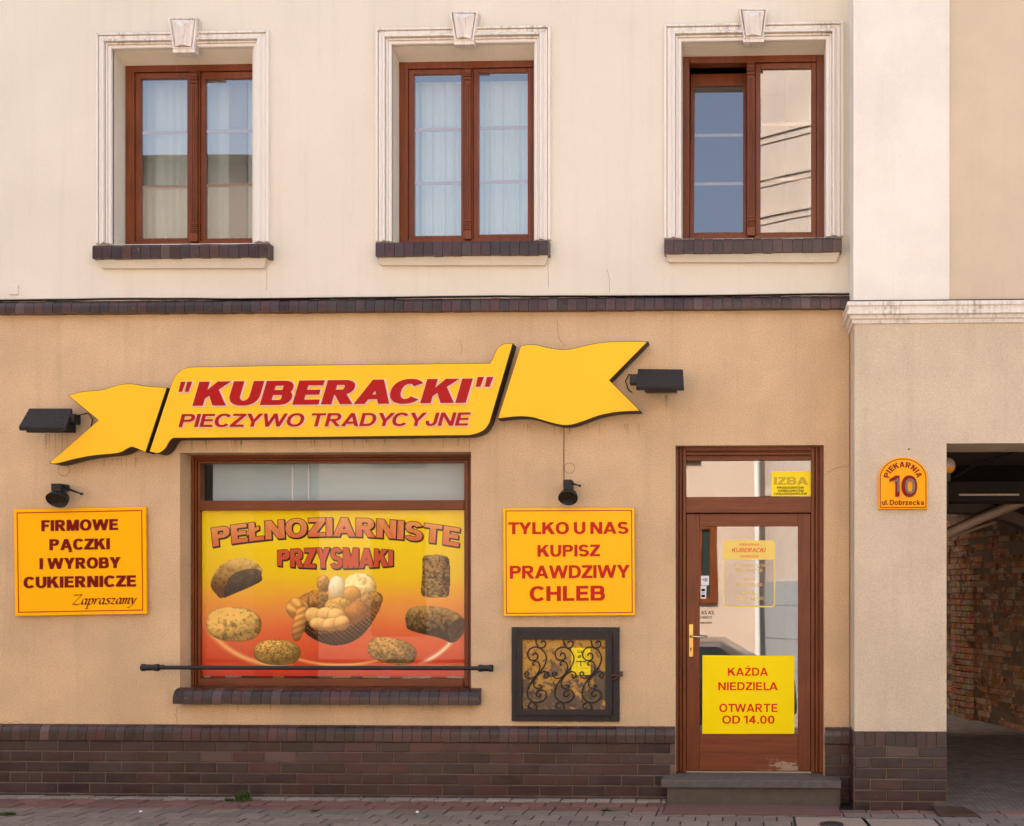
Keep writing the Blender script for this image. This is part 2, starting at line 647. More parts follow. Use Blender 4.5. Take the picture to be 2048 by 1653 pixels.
def wall_mesh(mb, x0, x1, z0, z1, y0, y1, holes):
    xs = sorted({x0, x1, *[h[0] for h in holes], *[h[1] for h in holes]})
    zs = sorted({z0, z1, *[h[2] for h in holes], *[h[3] for h in holes]})
    xs = [x for x in xs if x0 <= x <= x1]
    zs = [z for z in zs if z0 <= z <= z1]

    def hole(i, j):
        cx, cz = (xs[i] + xs[i + 1]) / 2, (zs[j] + zs[j + 1]) / 2
        return any(h[0] < cx < h[1] and h[2] < cz < h[3] for h in holes)
    nx, nz = len(xs) - 1, len(zs) - 1
    for i in range(nx):
        for j in range(nz):
            if hole(i, j): continue
            a, b, c, d = xs[i], xs[i + 1], zs[j], zs[j + 1]
            mb.face([(a, y0, c), (b, y0, c), (b, y0, d), (a, y0, d)])
            mb.face([(a, y1, d), (b, y1, d), (b, y1, c), (a, y1, c)])
            if i == 0 or hole(i - 1, j): mb.face([(a, y0, c), (a, y0, d), (a, y1, d), (a, y1, c)])
            if i == nx - 1 or hole(i + 1, j): mb.face([(b, y0, c), (b, y1, c), (b, y1, d), (b, y0, d)])
            if j == 0 or hole(i, j - 1): mb.face([(a, y0, c), (a, y1, c), (b, y1, c), (b, y0, c)])
            if j == nz - 1 or hole(i, j + 1): mb.face([(a, y0, d), (b, y0, d), (b, y1, d), (a, y1, d)])


# ------------------------------------------------------------------ letter shapes: a stroke built grotesque
def _rect(x0, y0, x1, y1): return [(x0, y0), (x1, y0), (x1, y1), (x0, y1)]


def _band(cx, cy, rx, ry, a0, a1, s, h, e=2.25):
    out = []
    n = max(1, math.ceil((a1 - a0) / 100))
    ri, rj = max(rx - s, 0.012), max(ry - h, 0.012)

    def pt(a, x, y):
        c, q = math.cos(a), math.sin(a)
        return (cx + x * math.copysign(abs(c) ** (2 / e), c), cy + y * math.copysign(abs(q) ** (2 / e), q))
    for k in range(n):
        b0 = R(a0 + (a1 - a0) * k / n - (0.6 if k else 0))
        b1 = R(a0 + (a1 - a0) * (k + 1) / n)
        m = 9
        o = [pt(b0 + (b1 - b0) * i / m, rx, ry) for i in range(m + 1)]
        q = [pt(b0 + (b1 - b0) * i / m, ri, rj) for i in range(m + 1)]
        out.append(o + q[::-1])
    return out


def glyph(ch, s, h):
    """strokes (polygons) and width of one capital-height-1 letter with stem s and bar h"""
    V = lambda x, a=0, b=1: _rect(x, a, x + s, b)
    H = lambda a, b, y: _rect(a, y, b, y + h)
    g = []
    if ch in 'ĄŻŁÓĘ':
        base = {'Ą': 'A', 'Ż': 'Z', 'Ł': 'L', 'Ó': 'O', 'Ę': 'E'}[ch]
        g, w = glyph(base, s, h)
        g = list(g)
        if ch in 'ĄĘ': g += [[(w - s * .75, .02), (w - s * .1, .02), (w - s * .45, -.12), (w - s * 1.05, -.12)], _rect(w - s * .95, -.2, w + .02, -.10)]
        if ch == 'Ż': g += _band(w / 2, 1.19, .085, .085, 0, 360, .08, .08, 2)
        if ch == 'Ł': g += [[(-.10, .33), (-.10, .53), (.46, .78), (.46, .58)]]
        if ch == 'Ó': g += [[(w * .42, 1.06), (w * .56, 1.06), (w * .72, 1.24), (w * .5, 1.24)]]
        return g, w
    if ch == 'I': return [V(0)], s
    if ch == 'L': return [V(0), H(0, .66, 0)], .66
    if ch == 'T': return [H(0, .80, 1 - h), V(.40 - s / 2)], .80
    if ch == 'E': return [V(0), H(0, .72, 0), H(0, .70, 1 - h), H(0, .66, .51 - h / 2)], .72
    if ch == 'F': return [V(0), H(0, .68, 1 - h), H(0, .60, .49 - h / 2)], .68
    if ch == 'H': return [V(0), V(.84 - s), H(0, .84, .52 - h / 2)], .84
    if ch in 'PR':
        w = .79 if ch == 'P' else .80
        ry, rx = .30, .32
        g = [V(0), H(0, w - rx, 1 - h), H(0, w - rx, 1 - 2 * ry)] + _band(w - rx, 1 - ry, rx, ry, -90, 90, s, h)
        if ch == 'R':
            g.append([(w * .36, .43), (w * .36 + s * 1.15, .43), (w + .07, 0), (w + .07 - s * 1.2, 0)])
            w += .06
        return g, w
    if ch == 'B':
        w = .83
        r2 = (.5 + h / 2 + .015) / 2
        r1 = (.5 + h / 2 - .015) / 2
        g = [V(0), H(0, w - .3, 0), H(0, w - .33, 1 - h), H(0, w - .33, .515 - h / 2)]
        g += _band(w - .04 - .29, 1 - r1, .29, r1, -90, 90, s, h) + _band(w - .31, r2, .31, r2, -90, 90, s, h)
        return g, w
    if ch == 'D': return [V(0), H(0, .40, 0), H(0, .40, 1 - h)] + _band(.39, .5, .47, .5, -90, 90, s, h), .86
    if ch in 'OQ': return _band(.48, .5, .48, .515, 0, 360, s, h), .96
    if ch == '0': return _band(.36, .5, .36, .51, 0, 360, s, h), .72
    if ch == 'C': return _band(.46, .5, .46, .515, 38, 322, s, h), .87
    if ch == 'G': return _band(.46, .5, .46, .515, 38, 330, s, h) + [_rect(.9 - s, .08, .9, .5), _rect(.5, .5 - h, .9, .5)], .92
    if ch == 'S':
        ry = (.5 + h / 2) / 2
        return _band(.395, 1.01 - ry, .375, ry, 18, 270, s, h) + _band(.40, ry - .01, .40, ry, -162, 90, s, h), .80
    if ch == 'J': return [V(.64 - s, .33, 1), _rect(0, .3, s * .95, .38)] + _band(.32, .33, .32, .345, 180, 360, s, h), .64
    if ch == 'U': return [V(0, .42, 1), V(.84 - s, .42, 1)] + _band(.42, .425, .42, .44, 180, 360, s, h), .84
    if ch == 'K':
        w = .90
        return [V(0), [(s - .02, .27), (w - .02, 1), (w - s * 1.35, 1), (s - .02, .60)],
                [(s + (w - s) * .16, .44), (s + (w - s) * .50, .68), (w + .03, 0), (w + .03 - s * 1.3, 0)]], w + .02
    if ch == 'A':
        w = .98
        d = s * 1.06
        return [[(0, 0), (d, 0), (w / 2 + d / 2, 1), (w / 2 - d / 2, 1)], [(w, 0), (w - d, 0), (w / 2 - d / 2, 1), (w / 2 + d / 2, 1)],
                _rect(w * .24, .19, w * .76, .19 + h * .95)], w
    if ch == 'M':
        w = 1.02
        d = s * .95
        return [V(0), V(w - s), [(0, 1), (d * 1.3, 1), (w / 2 + d / 2, 0), (w / 2 - d / 2, 0)], [(w, 1), (w - d * 1.3, 1), (w / 2 - d / 2, 0), (w / 2 + d / 2, 0)]], w
    if ch == 'N':
        w = .86
        return [V(0), V(w - s), [(0, 1), (s * 1.12, 1), (w, 0), (w - s * 1.12, 0)]], w
    if ch == 'W':
        w = 1.36
        d = s * .98
        a, b = w * .27, w * .73
        L = lambda t, q: [(t - d / 2, 1), (t + d / 2, 1), (q + d / 2, 0), (q - d / 2, 0)]
        return [L(d / 2, a), L(w / 2, a), L(w / 2, b), L(w - d / 2, b)], w
    if ch == 'Y':
        w = .92
        d = s * 1.2
        return [V(w / 2 - s / 2, 0, .45), [(0, 1), (d, 1), (w / 2 + s / 2, .36), (w / 2 - s / 2, .36)], [(w, 1), (w - d, 1), (w / 2 - s / 2, .36), (w / 2 + s / 2, .36)]], w
    if ch == 'Z':
        w = .78
        return [H(0, w, 0), H(.03, w - .01, 1 - h), [(0, h * .9), (w - s * 1.35, 1 - h * .9), (w - .01, 1 - h * .9), (s * 1.35, h * .9)]], w
    if ch == '1': return [V(.46 - s), [(0, .70), (0, .70 + h * .9), (.46 - s, 1), (.46 - s * .4, 1), (.46 - s, .80)]], .46
    if ch == '4': return [_rect(.50 - s * .5, 0, .50 + s * .5, 1), _rect(0, .2, .74, .2 + h), [(0, .22), (.02, .2 + h), (.50 - s * .5, 1), (.50 + s * .3, 1), (.0 + s * .95, .22)]], .74
    if ch == '2': return _band(.36, .69, .36, .32, -20, 175, s, h) + [H(0, .72, 0), [(0, h * .8), (.72 - s * 1.2, .56), (.71, .60), (s * 1.3, h * .8)]], .72
    if ch == '5': return [H(.08, .68, 1 - h), _rect(.06, .48, .06 + s * .8, 1)] + _band(.35, .34, .36, .35, -165, 130, s, h), .72
    if ch == '.': return [_rect(0, 0, s, s * .95)], s
    if ch == ':': return [_rect(0, .08, s, .08 + s), _rect(0, .55, s, .55 + s)], s
    if ch == '-': return [_rect(0, .36, .34, .36 + h)], .34
    if ch == '"': return [[(0, 1), (s * .72, 1), (s * .62, .62), (s * .1, .62)], [(s * 1.05, 1), (s * 1.77, 1), (s * 1.67, .62), (s * 1.15, .62)]], s * 1.77
    # lower case, x height .73
    xh = .73
    if ch == 'u': return [V(0, .3, xh), V(.62 - s, 0, xh)] + _band(.31, .31, .31, .32, 180, 360, s, h), .62
    if ch == 'l': return [V(0)], s
    if ch == 'o': return _band(.36, xh / 2, .36, xh / 2 + .01, 0, 360, s, h), .72
    if ch == 'b': return [V(0)] + _band(.35, xh / 2, .33, xh / 2 + .01, 0, 360, s, h), .68
    if ch == 'r': return [V(0, 0, xh), _rect(s * .8, xh - h * 1.25, .42, xh)], .42
    if ch == 'z': return [H(0, .56, 0), H(0, .56, xh - h), [(0, h * .9), (.56 - s * 1.3, xh - h * .9), (.56, xh - h * .9), (s * 1.3, h * .9)]], .56
    if ch == 'e': return _band(.35, xh / 2, .35, xh / 2 + .01, 0, 318, s, h) + [_rect(.1, xh / 2 - h * .4, .70, xh / 2 + h * .3)], .70
    if ch == 'c': return _band(.35, xh / 2, .35, xh / 2 + .01, 42, 318, s, h), .66
    if ch == 'k': return [V(0), [(s - .02, .22), (.64, xh), (.64 - s * 1.3, xh), (s - .02, .46)], [(s + .06, .34), (s + .24, .50), (.68, 0), (.68 - s * 1.3, 0)]], .68
    if ch == 'a': return [V(.60 - s, 0, .5)] + _band(.30, .48, .30, .26, 0, 165, s, h) + _band(.29, .215, .28, .225, 0, 360, s * .95, h * .95), .62
    return [], .36


DIAG = 'AWYVKZ'
ROUND = 'OCDGSQ0'
OPENR = 'LTFPYE'


def offset_poly(p, g):
    n = len(p)
    a = sum(p[i][0] * p[(i + 1) % n][1] - p[(i + 1) % n][0] * p[i][1] for i in range(n))
    if a < 0: p = p[::-1]
    out = []
    for i in range(n):
        p0, p1, p2 = Vector(p[i - 1]), Vector(p[i]), Vector(p[(i + 1) % n])
        d1, d2 = (p1 - p0), (p2 - p1)
        if d1.length < 1e-7 or d2.length < 1e-7: continue
        n1 = Vector((d1.y, -d1.x)).normalized()
        n2 = Vector((d2.y, -d2.x)).normalized()
        m = n1 + n2
        if m.length < 1e-4: m = n1
        m.normalize()
        k = g / max(0.35, m.dot(n1))
        q = p1 + m * k
        out.append((q.x, q.y))
    return out


def layout(txt, s, h, sp, space=.36):
    x, items, prev = 0.0, [], None
    for ch in txt:
        if ch == ' ':
            x += space
            prev = None
            continue
        polys, w = glyph(ch, s, h)
        if prev:
            gap = sp
            if prev in DIAG and ch in DIAG: gap *= .35
            elif prev in DIAG or ch in DIAG: gap *= .6
            elif prev in ROUND or ch in ROUND: gap *= .8
            if (prev in 'LT' and ch in 'AYTWJ') or (prev in 'PF' and ch == 'A') or (prev in 'AY' and ch in 'TYC'): gap -= .10
            x += gap
        items.append((polys, x))
        x += w
        prev = ch
    return items, x


def add_text(mb, txt, fmap, y, th, s=.24, h=.19, sp=.10, grow=0.0, space=.36, colf=None, zs=0.0):
    """fmap((x/width, z)) -> world (x,z); z is 0..1 over the capital height"""
    items, wid = layout(txt, s, h, sp, space)
    for k, (polys, x0) in enumerate(items):
        if not polys: continue
        pts, faces = [], []
        for p in polys:
            a = sum(p[i][0] * p[(i + 1) % len(p)][1] - p[(i + 1) % len(p)][0] * p[i][1] for i in range(len(p)))
            if a < 0: p = p[::-1]
            if grow: p = offset_poly(p, grow)
            faces.append(list(range(len(pts), len(pts) + len(p))))
            pts += [Vector((q[0] + x0, q[1])) for q in p]
        vs, es, fs, _ov, _oe, of = delaunay_2d_cdt(pts, [], faces, 0, 1e-5)
        fs = [f for f, src in zip(fs, of) if src]
        w = [fmap(v.x / wid, v.y) for v in vs]
        cf = (lambda f: colf(sum(vs[i].y for i in f) / len(f))) if colf else (lambda f: None)
        cnt = {}
        yy = y - k * zs
        for f in fs:
            mb.face([(w[i][0], yy, w[i][1]) for i in f], cf(f))
            for i in range(len(f)):
                a, b = f[i], f[(i + 1) % len(f)]
                cnt.setdefault((min(a, b), max(a, b)), []).append(1)
        if th:
            for (a, b), q in cnt.items():
                if len(q) == 1:
                    mb.face([(w[a][0], yy, w[a][1]), (w[b][0], yy, w[b][1]), (w[b][0], yy + th, w[b][1]), (w[a][0], yy + th, w[a][1])], colf(0.0) if colf else None)


def line_map(u0, vb0, u1, vb1, cap, y, shear=0.0, dx=0.0, dz=0.0):
    """maps text onto the plane y between two baseline pixels"""
    a = P(u0, vb0, y)
    b = P(u1, vb1, y)
    hh = cap * PX * (y + D) / D

    def f(t, z):
        return (a[0] + (b[0] - a[0]) * t + shear * z * hh + dx, a[1] + (b[1] - a[1]) * t + z * hh + dz)
    return f


def lettering(name, mat, parent, lines, y, th=0.002, bevel=0):
    mb = MB()
    for L in lines:
        txt, u0, v0, u1, v1, cap = L[:6]
        kw = dict(L[6]) if len(L) > 6 else {}
        sh = kw.pop('shear', 0.0)
        add_text(mb, txt, line_map(u0, v0, u1, v1, cap, y, sh), y, th, **kw)
    return mb.build(name, mat, parent, recalc=False)


def poly_px(pts, y): return [P(u, v, y) for u, v in pts]


def smooth_closed(pts, corners, n=5):
    """Catmull-Rom through a closed outline, keeping the listed corner indices sharp"""
    out = []
    N = len(pts)
    for i in range(N):
        p1, p2 = pts[i], pts[(i + 1) % N]
        p0 = pts[i - 1] if i not in corners else (2 * p1[0] - p2[0], 2 * p1[1] - p2[1])
        p3 = pts[(i + 2) % N] if (i + 1) % N not in corners else (2 * p2[0] - p1[0], 2 * p2[1] - p1[1])
        if i in corners and (i + 1) % N in corners:
            out.append(p1)
            continue
        for k in range(n):
            t = k / n
            q = []
            for d in (0, 1):
                q.append(.5 * (2 * p1[d] + (p2[d] - p0[d]) * t + (2 * p0[d] - 5 * p1[d] + 4 * p2[d] - p3[d]) * t * t + (3 * p1[d] - p0[d] - 3 * p2[d] + p3[d]) * t ** 3))
            out.append(tuple(q))
    return out


def catmull(pts, n=6):
    out = []
    for i in range(len(pts) - 1):
        p0 = pts[max(i - 1, 0)]
        p1, p2 = pts[i], pts[i + 1]
        p3 = pts[min(i + 2, len(pts) - 1)]
        for k in range(n):
            t = k / n
            out.append(tuple(.5 * (2 * a + (b - z) * t + (2 * z - 5 * a + 4 * b - c) * t * t + (3 * a - z - 3 * b + c) * t ** 3) for z, a, b, c in zip(p0, p1, p2, p3)))
    out.append(tuple(pts[-1]))
    return out


# bricks
def brick_col():
    k = rnd.random()
    b = (0.050, 0.0180, 0.0145) if k < .45 else ((0.045, 0.0225, 0.021) if k < .8 else ((0.060, 0.021, 0.015) if k < .93 else (0.085, 0.050, 0.040)))
    j = rnd.uniform(.45, 1.25)
    return tuple(x * j for x in b)


def brick(mb, x0, x1, y0, y1, z0, z1, c, ch=0.004):
    """one brick standing on the facade: front face chamfered, front at y0"""
    ju = rnd.uniform(-.0015, .0015)
    y0 += ju
    o = [(x0, y0 + ch, z0), (x1, y0 + ch, z0), (x1, y0 + ch, z1), (x0, y0 + ch, z1)]
    i = [(x0 + ch, y0, z0 + ch), (x1 - ch, y0, z0 + ch), (x1 - ch, y0, z1 - ch), (x0 + ch, y0, z1 - ch)]
    k = [(x0, y1, z0), (x1, y1, z0), (x1, y1, z1), (x0, y1, z1)]
    fs = [(4, 5, 6, 7)]
    for a in range(4):
        b = (a + 1) % 4
        fs += [(a, b, 4 + b, 4 + a), (8 + a, 8 + b, b, a)]
    mb.idx(o + i + k, fs, c)


def nose_brick(mb, x0, x1, yf, yb, z0, z1, c, rad):
    """bull-nosed brick with its rounded edge at the top front"""
    prof = [(yf, z0), (yf, z1 - rad)]
    for k in range(1, 7):
        a = k / 6 * math.pi / 2
        prof.append((yf + rad - rad * math.cos(a), z1 - rad + rad * math.sin(a)))
    prof.append((yb, z1 + (0.004 if yb - yf > rad else 0)))
    prof.append((yb, z0))
    n = len(prof)
    j = rnd.uniform(-.001, .001)
    vs = [(x0, y + j, z) for y, z in prof] + [(x1, y + j, z) for y, z in prof]
    mb.idx(vs, [(i, i + n, (i + 1) % n + n, (i + 1) % n) for i in range(n)], c)
    mb.idx(vs, [tuple(range(n)), tuple(range(2 * n - 1, n - 1, -1))], c)


# ================================================================== THE BAKERY
XL = -11.0
XR = P(1699, 1000, 0)[0]                 # inner corner with the gateway building
ZC0, ZC1 = P(1000, 622, 0)[1], P(1000, 594, 0)[1]    # brick string course
ZB = P(700, 1484, -.05)[1]               # top of the running bond, foot of the bull-nosed course
ZBT = P(700, 1453, -.05)[1]

bak = empty('bakery_building', 'cream and ochre two-storey bakery with brown framed windows, shop window and door', 'building')

WINS = [
    dict(so=(192, 537, 64, 488), si=(226, 505, 97), key=(334, 394, 34, 344, 386, 96), fr=(256, 528, 130, 489), gl=(283, 376, 159, 478), gr=(412, 505, 159, 478), bars=((266, 375), (263, 371)), sill=(185, 537, 488, 516), ap=(194, 535, 204, 528, 537), mul=391),
    dict(so=(751, 1101, 54, 484), si=(785, 1068, 89), key=(898, 956, 22, 908, 946, 80), fr=(803, 1078, 123, 484), gl=(829, 923, 150, 473), gr=(958, 1054, 146, 470), bars=((260, 367), (256, 364)), sill=(751, 1097, 482, 511), ap=(756, 1096, 763, 1090, 531), mul=937),
    dict(so=(1328, 1687, 46, 477), si=(1363, 1651, 83), key=(1477, 1536, 16, 1487, 1527, 75), fr=(1366, 1646, 112, 477), gl=(1388, 1486, 158, 466), gr=(1521, 1620, 139, 466), bars=((262, 364), (249, 359)), sill=(1328, 1684, 476, 505), ap=(1330, 1680, 1337, 1672, 525), mul=1502),
]
holes_u, holes_l = [], []
for w in WINS:
    x0, x1, _, _ = RC(w['si'][0], w['si'][2], w['si'][1], w['so'][3])
    z1 = P((w['si'][0] + w['si'][1]) / 2, w['si'][2])[1]
    z0 = P((w['si'][0] + w['si'][1]) / 2, w['so'][3])[1]
    w['hole'] = (x0, x1, z0, z1)
    holes_u.append(w['hole'])
SH = (P(360, 1100)[0], P(942, 1100)[0], P(650, 1382)[1], P(650, 905)[1])
DH = (P(1351, 1200)[0], P(1648, 1200)[0], 0.0, P(1500, 891)[1])
mb = MB()
wall_mesh(mb, XL, XR, ZC0 + .04, 9.0, 0, .36, holes_u)
for w in WINS:   # plaster splay under each lintel
    x0, x1, z0, z1 = w['hole']
    zt = P((w['fr'][0] + w['fr'][1]) / 2, w['fr'][2], .17)[1]
    mb.idx([(x0, .012, z1 - .004), (x1, .012, z1 - .004), (x1, .30, zt), (x0, .30, zt), (x0, .30, z1 + .01), (x1, .30, z1 + .01), (x0, .17, zt), (x1, .17, zt)],
           [(0, 1, 7, 6), (6, 7, 2, 3), (0, 4, 5, 1)])
mb.build('upper_wall', 'upper', bak, recalc=False)
mb = MB()
wall_mesh(mb, XL, XR, -.3, ZC0 + .04, 0, .36, [SH, DH])
mb.build('lower_wall', 'lower', bak, recalc=False)
# back of the house: keeps the rooms dark
mb = MB()
mb.box(XL, XL + .3, .37, 7, -.3, 9)
mb.box(XL, XR + .5, 7.0, 7.3, -.3, 9)
mb.box(XR - .3, XR - .01, .37, 7, -.3, 9)
mb.box(XL + .3, XR - .3, .37, 7, -.3, -.01)
mb.box(XL + .3, XR - .3, .37, 7, ZC0 - .1, ZC0 + .2)
mb.box(XL + .3, XR - .3, .37, 7, 8.7, 9)
for x in (-7.0, -4.4, -1.9):
    mb.box(x, x + .15, .37, 7, ZC0 + .2, 8.7)
mb.box(-2.0, -1.85, .37, 7, 0, ZC0 - .1)
mb.build('rear_wall', 'interior', bak)
mb = MB()
mb.prism([(-.5, 9.0), (7.8, 9.0), (3.65, 11.2)], XL - .2, XR + .6)
for i, v in enumerate(mb.v):
    mb.v[i] = (v[1], v[0], v[2])
mb.build('roof', 'tile', bak)

# string course of bull-nosed bricks
def string_course(mb, mo, x0, x1, z0l, z1l, z0r, z1r, yf, yb, pitch, rad):
    n = round((x1 - x0) / pitch)
    p = (x1 - x0) / n
    for i in range(n):
        t = (i + .5) / n
        z0, z1 = z0l + (z0r - z0l) * t, z1l + (z1r - z1l) * t
        nose_brick(mb, x0 + i * p + .0015, x0 + (i + 1) * p - .0015, yf, yb, z0 + rnd.uniform(-.002, .002), z1 + rnd.uniform(-.002, .002), brick_col(), rad)
    mo.prism([(x0, z0l + .006), (x1, z0r + .006), (x1, z1r - .03), (x0, z1l - .03)], yf + .02, yb + .01)


def course_part(name, x0, x1, z0, z1, yf, pitch, rad, parent, z0r=None, z1r=None):
    a, b = MB(), MB()
    string_course(a, b, x0, x1, z0, z1, z0 if z0r is None else z0r, z1 if z1r is None else z1r, yf, .02, pitch, rad)
    o = a.build(name, 'clinker', parent)
    b.build('mortar_bed', 'mortar', o)
    return o


uL = 0
zl0, zl1 = P(uL, 628, -.06)[1], P(uL, 601, -.06)[1]
zr0, zr1 = P(1697, 617, -.06)[1], P(1697, 589, -.06)[1]
xa, xb = P(0, 610, -.06)[0], P(1697, 600, -.06)[0]
sl_ = (zr0 - zl0) / (xb - xa)
sc = course_part('string_course', XL, XR - .002, zl0 + sl_ * (XL - xa), zl1 + sl_ * (XL - xa), -.068, .0775, .066, bak, zr0, zr1)
mb = MB()        # uneven flashing strip on top of it
pts = []
x = XL
while x < XR - .01:
    pts.append((x, zl1 + sl_ * (x - xa) + .006 + .004 * math.sin(x * 2.1) + rnd.uniform(-.002, .002)))
    x += .25
pts.append((XR - .004, zr1 + .008))
for (xa_, za_), (xb_, zb_) in zip(pts, pts[1:]):
    mb.idx([(xa_, -.048, za_), (xb_, -.048, zb_), (xb_, -.044, zb_ + .006), (xa_, -.044, za_ + .006), (xb_, .01, zb_ + .014), (xa_, .01, za_ + .014), (xb_, .01, zb_), (xa_, .01, za_)], [(0, 1, 2, 3), (3, 2, 4, 5), (0, 7, 6, 1)])
mb.build('flashing', 'iron', sc)

# brick plinth
def bond(mb, mo, x0, x1, ztop, rows, rh, bl, yf, yb, off0=0, gap=.009):
    for r in range(rows):
        z1 = ztop - r * rh
        x = x0 - (bl / 2 if r % 2 == off0 else 0)
        while x < x1 - .02:
            a, b = max(x, x0) + gap / 2, min(x + bl, x1) - gap / 2
            if b - a > .03:
                brick(mb, a, b, yf, yb, z1 - rh + gap / 2, z1 - gap / 2, brick_col())
            x += bl
    mo.box(x0, x1, yf + .006, yb, ztop - rows * rh, ztop - .002)


def plinth(name, x0, x1, parent, off=0):
    a, b = MB(), MB()
    bond(a, b, x0, x1, ZB, 7, .0855, .2625, -.05, -.002, off)
    n = max(1, round((x1 - x0) / .0785))
    p = (x1 - x0) / n
    for i in range(n):
        nose_brick(a, x0 + i * p + .0015, x0 + (i + 1) * p - .0015, -.062, -.001, ZB + .004, ZBT, brick_col(), .060)
    b.box(x0, x1, -.034, -.002, ZB, ZBT - .045)
    o = a.build(name, 'clinker', parent)
    b.build('mortar_bed', 'mortar', o)
    return o


plinth('brick_plinth', XL, DH[0] - .002, bak)
plinth('brick_plinth', DH[1] + .004, XR - .002, bak, 1)
mb = MB()     # returns of the plinth into the door opening
for r in range(7):
    c = brick_col()
    mb.box(DH[0] - .03, DH[0] - .003, -.04, .0, ZB - (r + 1) * .0855 + .005, ZB - r * .0855 - .005, c)

# ---------------------------------------------------------------- upper windows
YF = .17


def sweep_frame(mb, xo0, xo1, zb, zt, prof):
    for (t0, d0), (t1, d1) in zip(prof, prof[1:]):
        mb.face([(xo0 + t0, -d0, zb), (xo0 + t1, -d1, zb), (xo0 + t1, -d1, zt - t1), (xo0 + t0, -d0, zt - t0)])
        mb.face([(xo0 + t0, -d0, zt - t0), (xo0 + t1, -d1, zt - t1), (xo1 - t1, -d1, zt - t1), (xo1 - t0, -d0, zt - t0)])
        mb.face([(xo1 - t1, -d1, zb), (xo1 - t0, -d0, zb), (xo1 - t0, -d0, zt - t0), (xo1 - t1, -d1, zt - t1)])


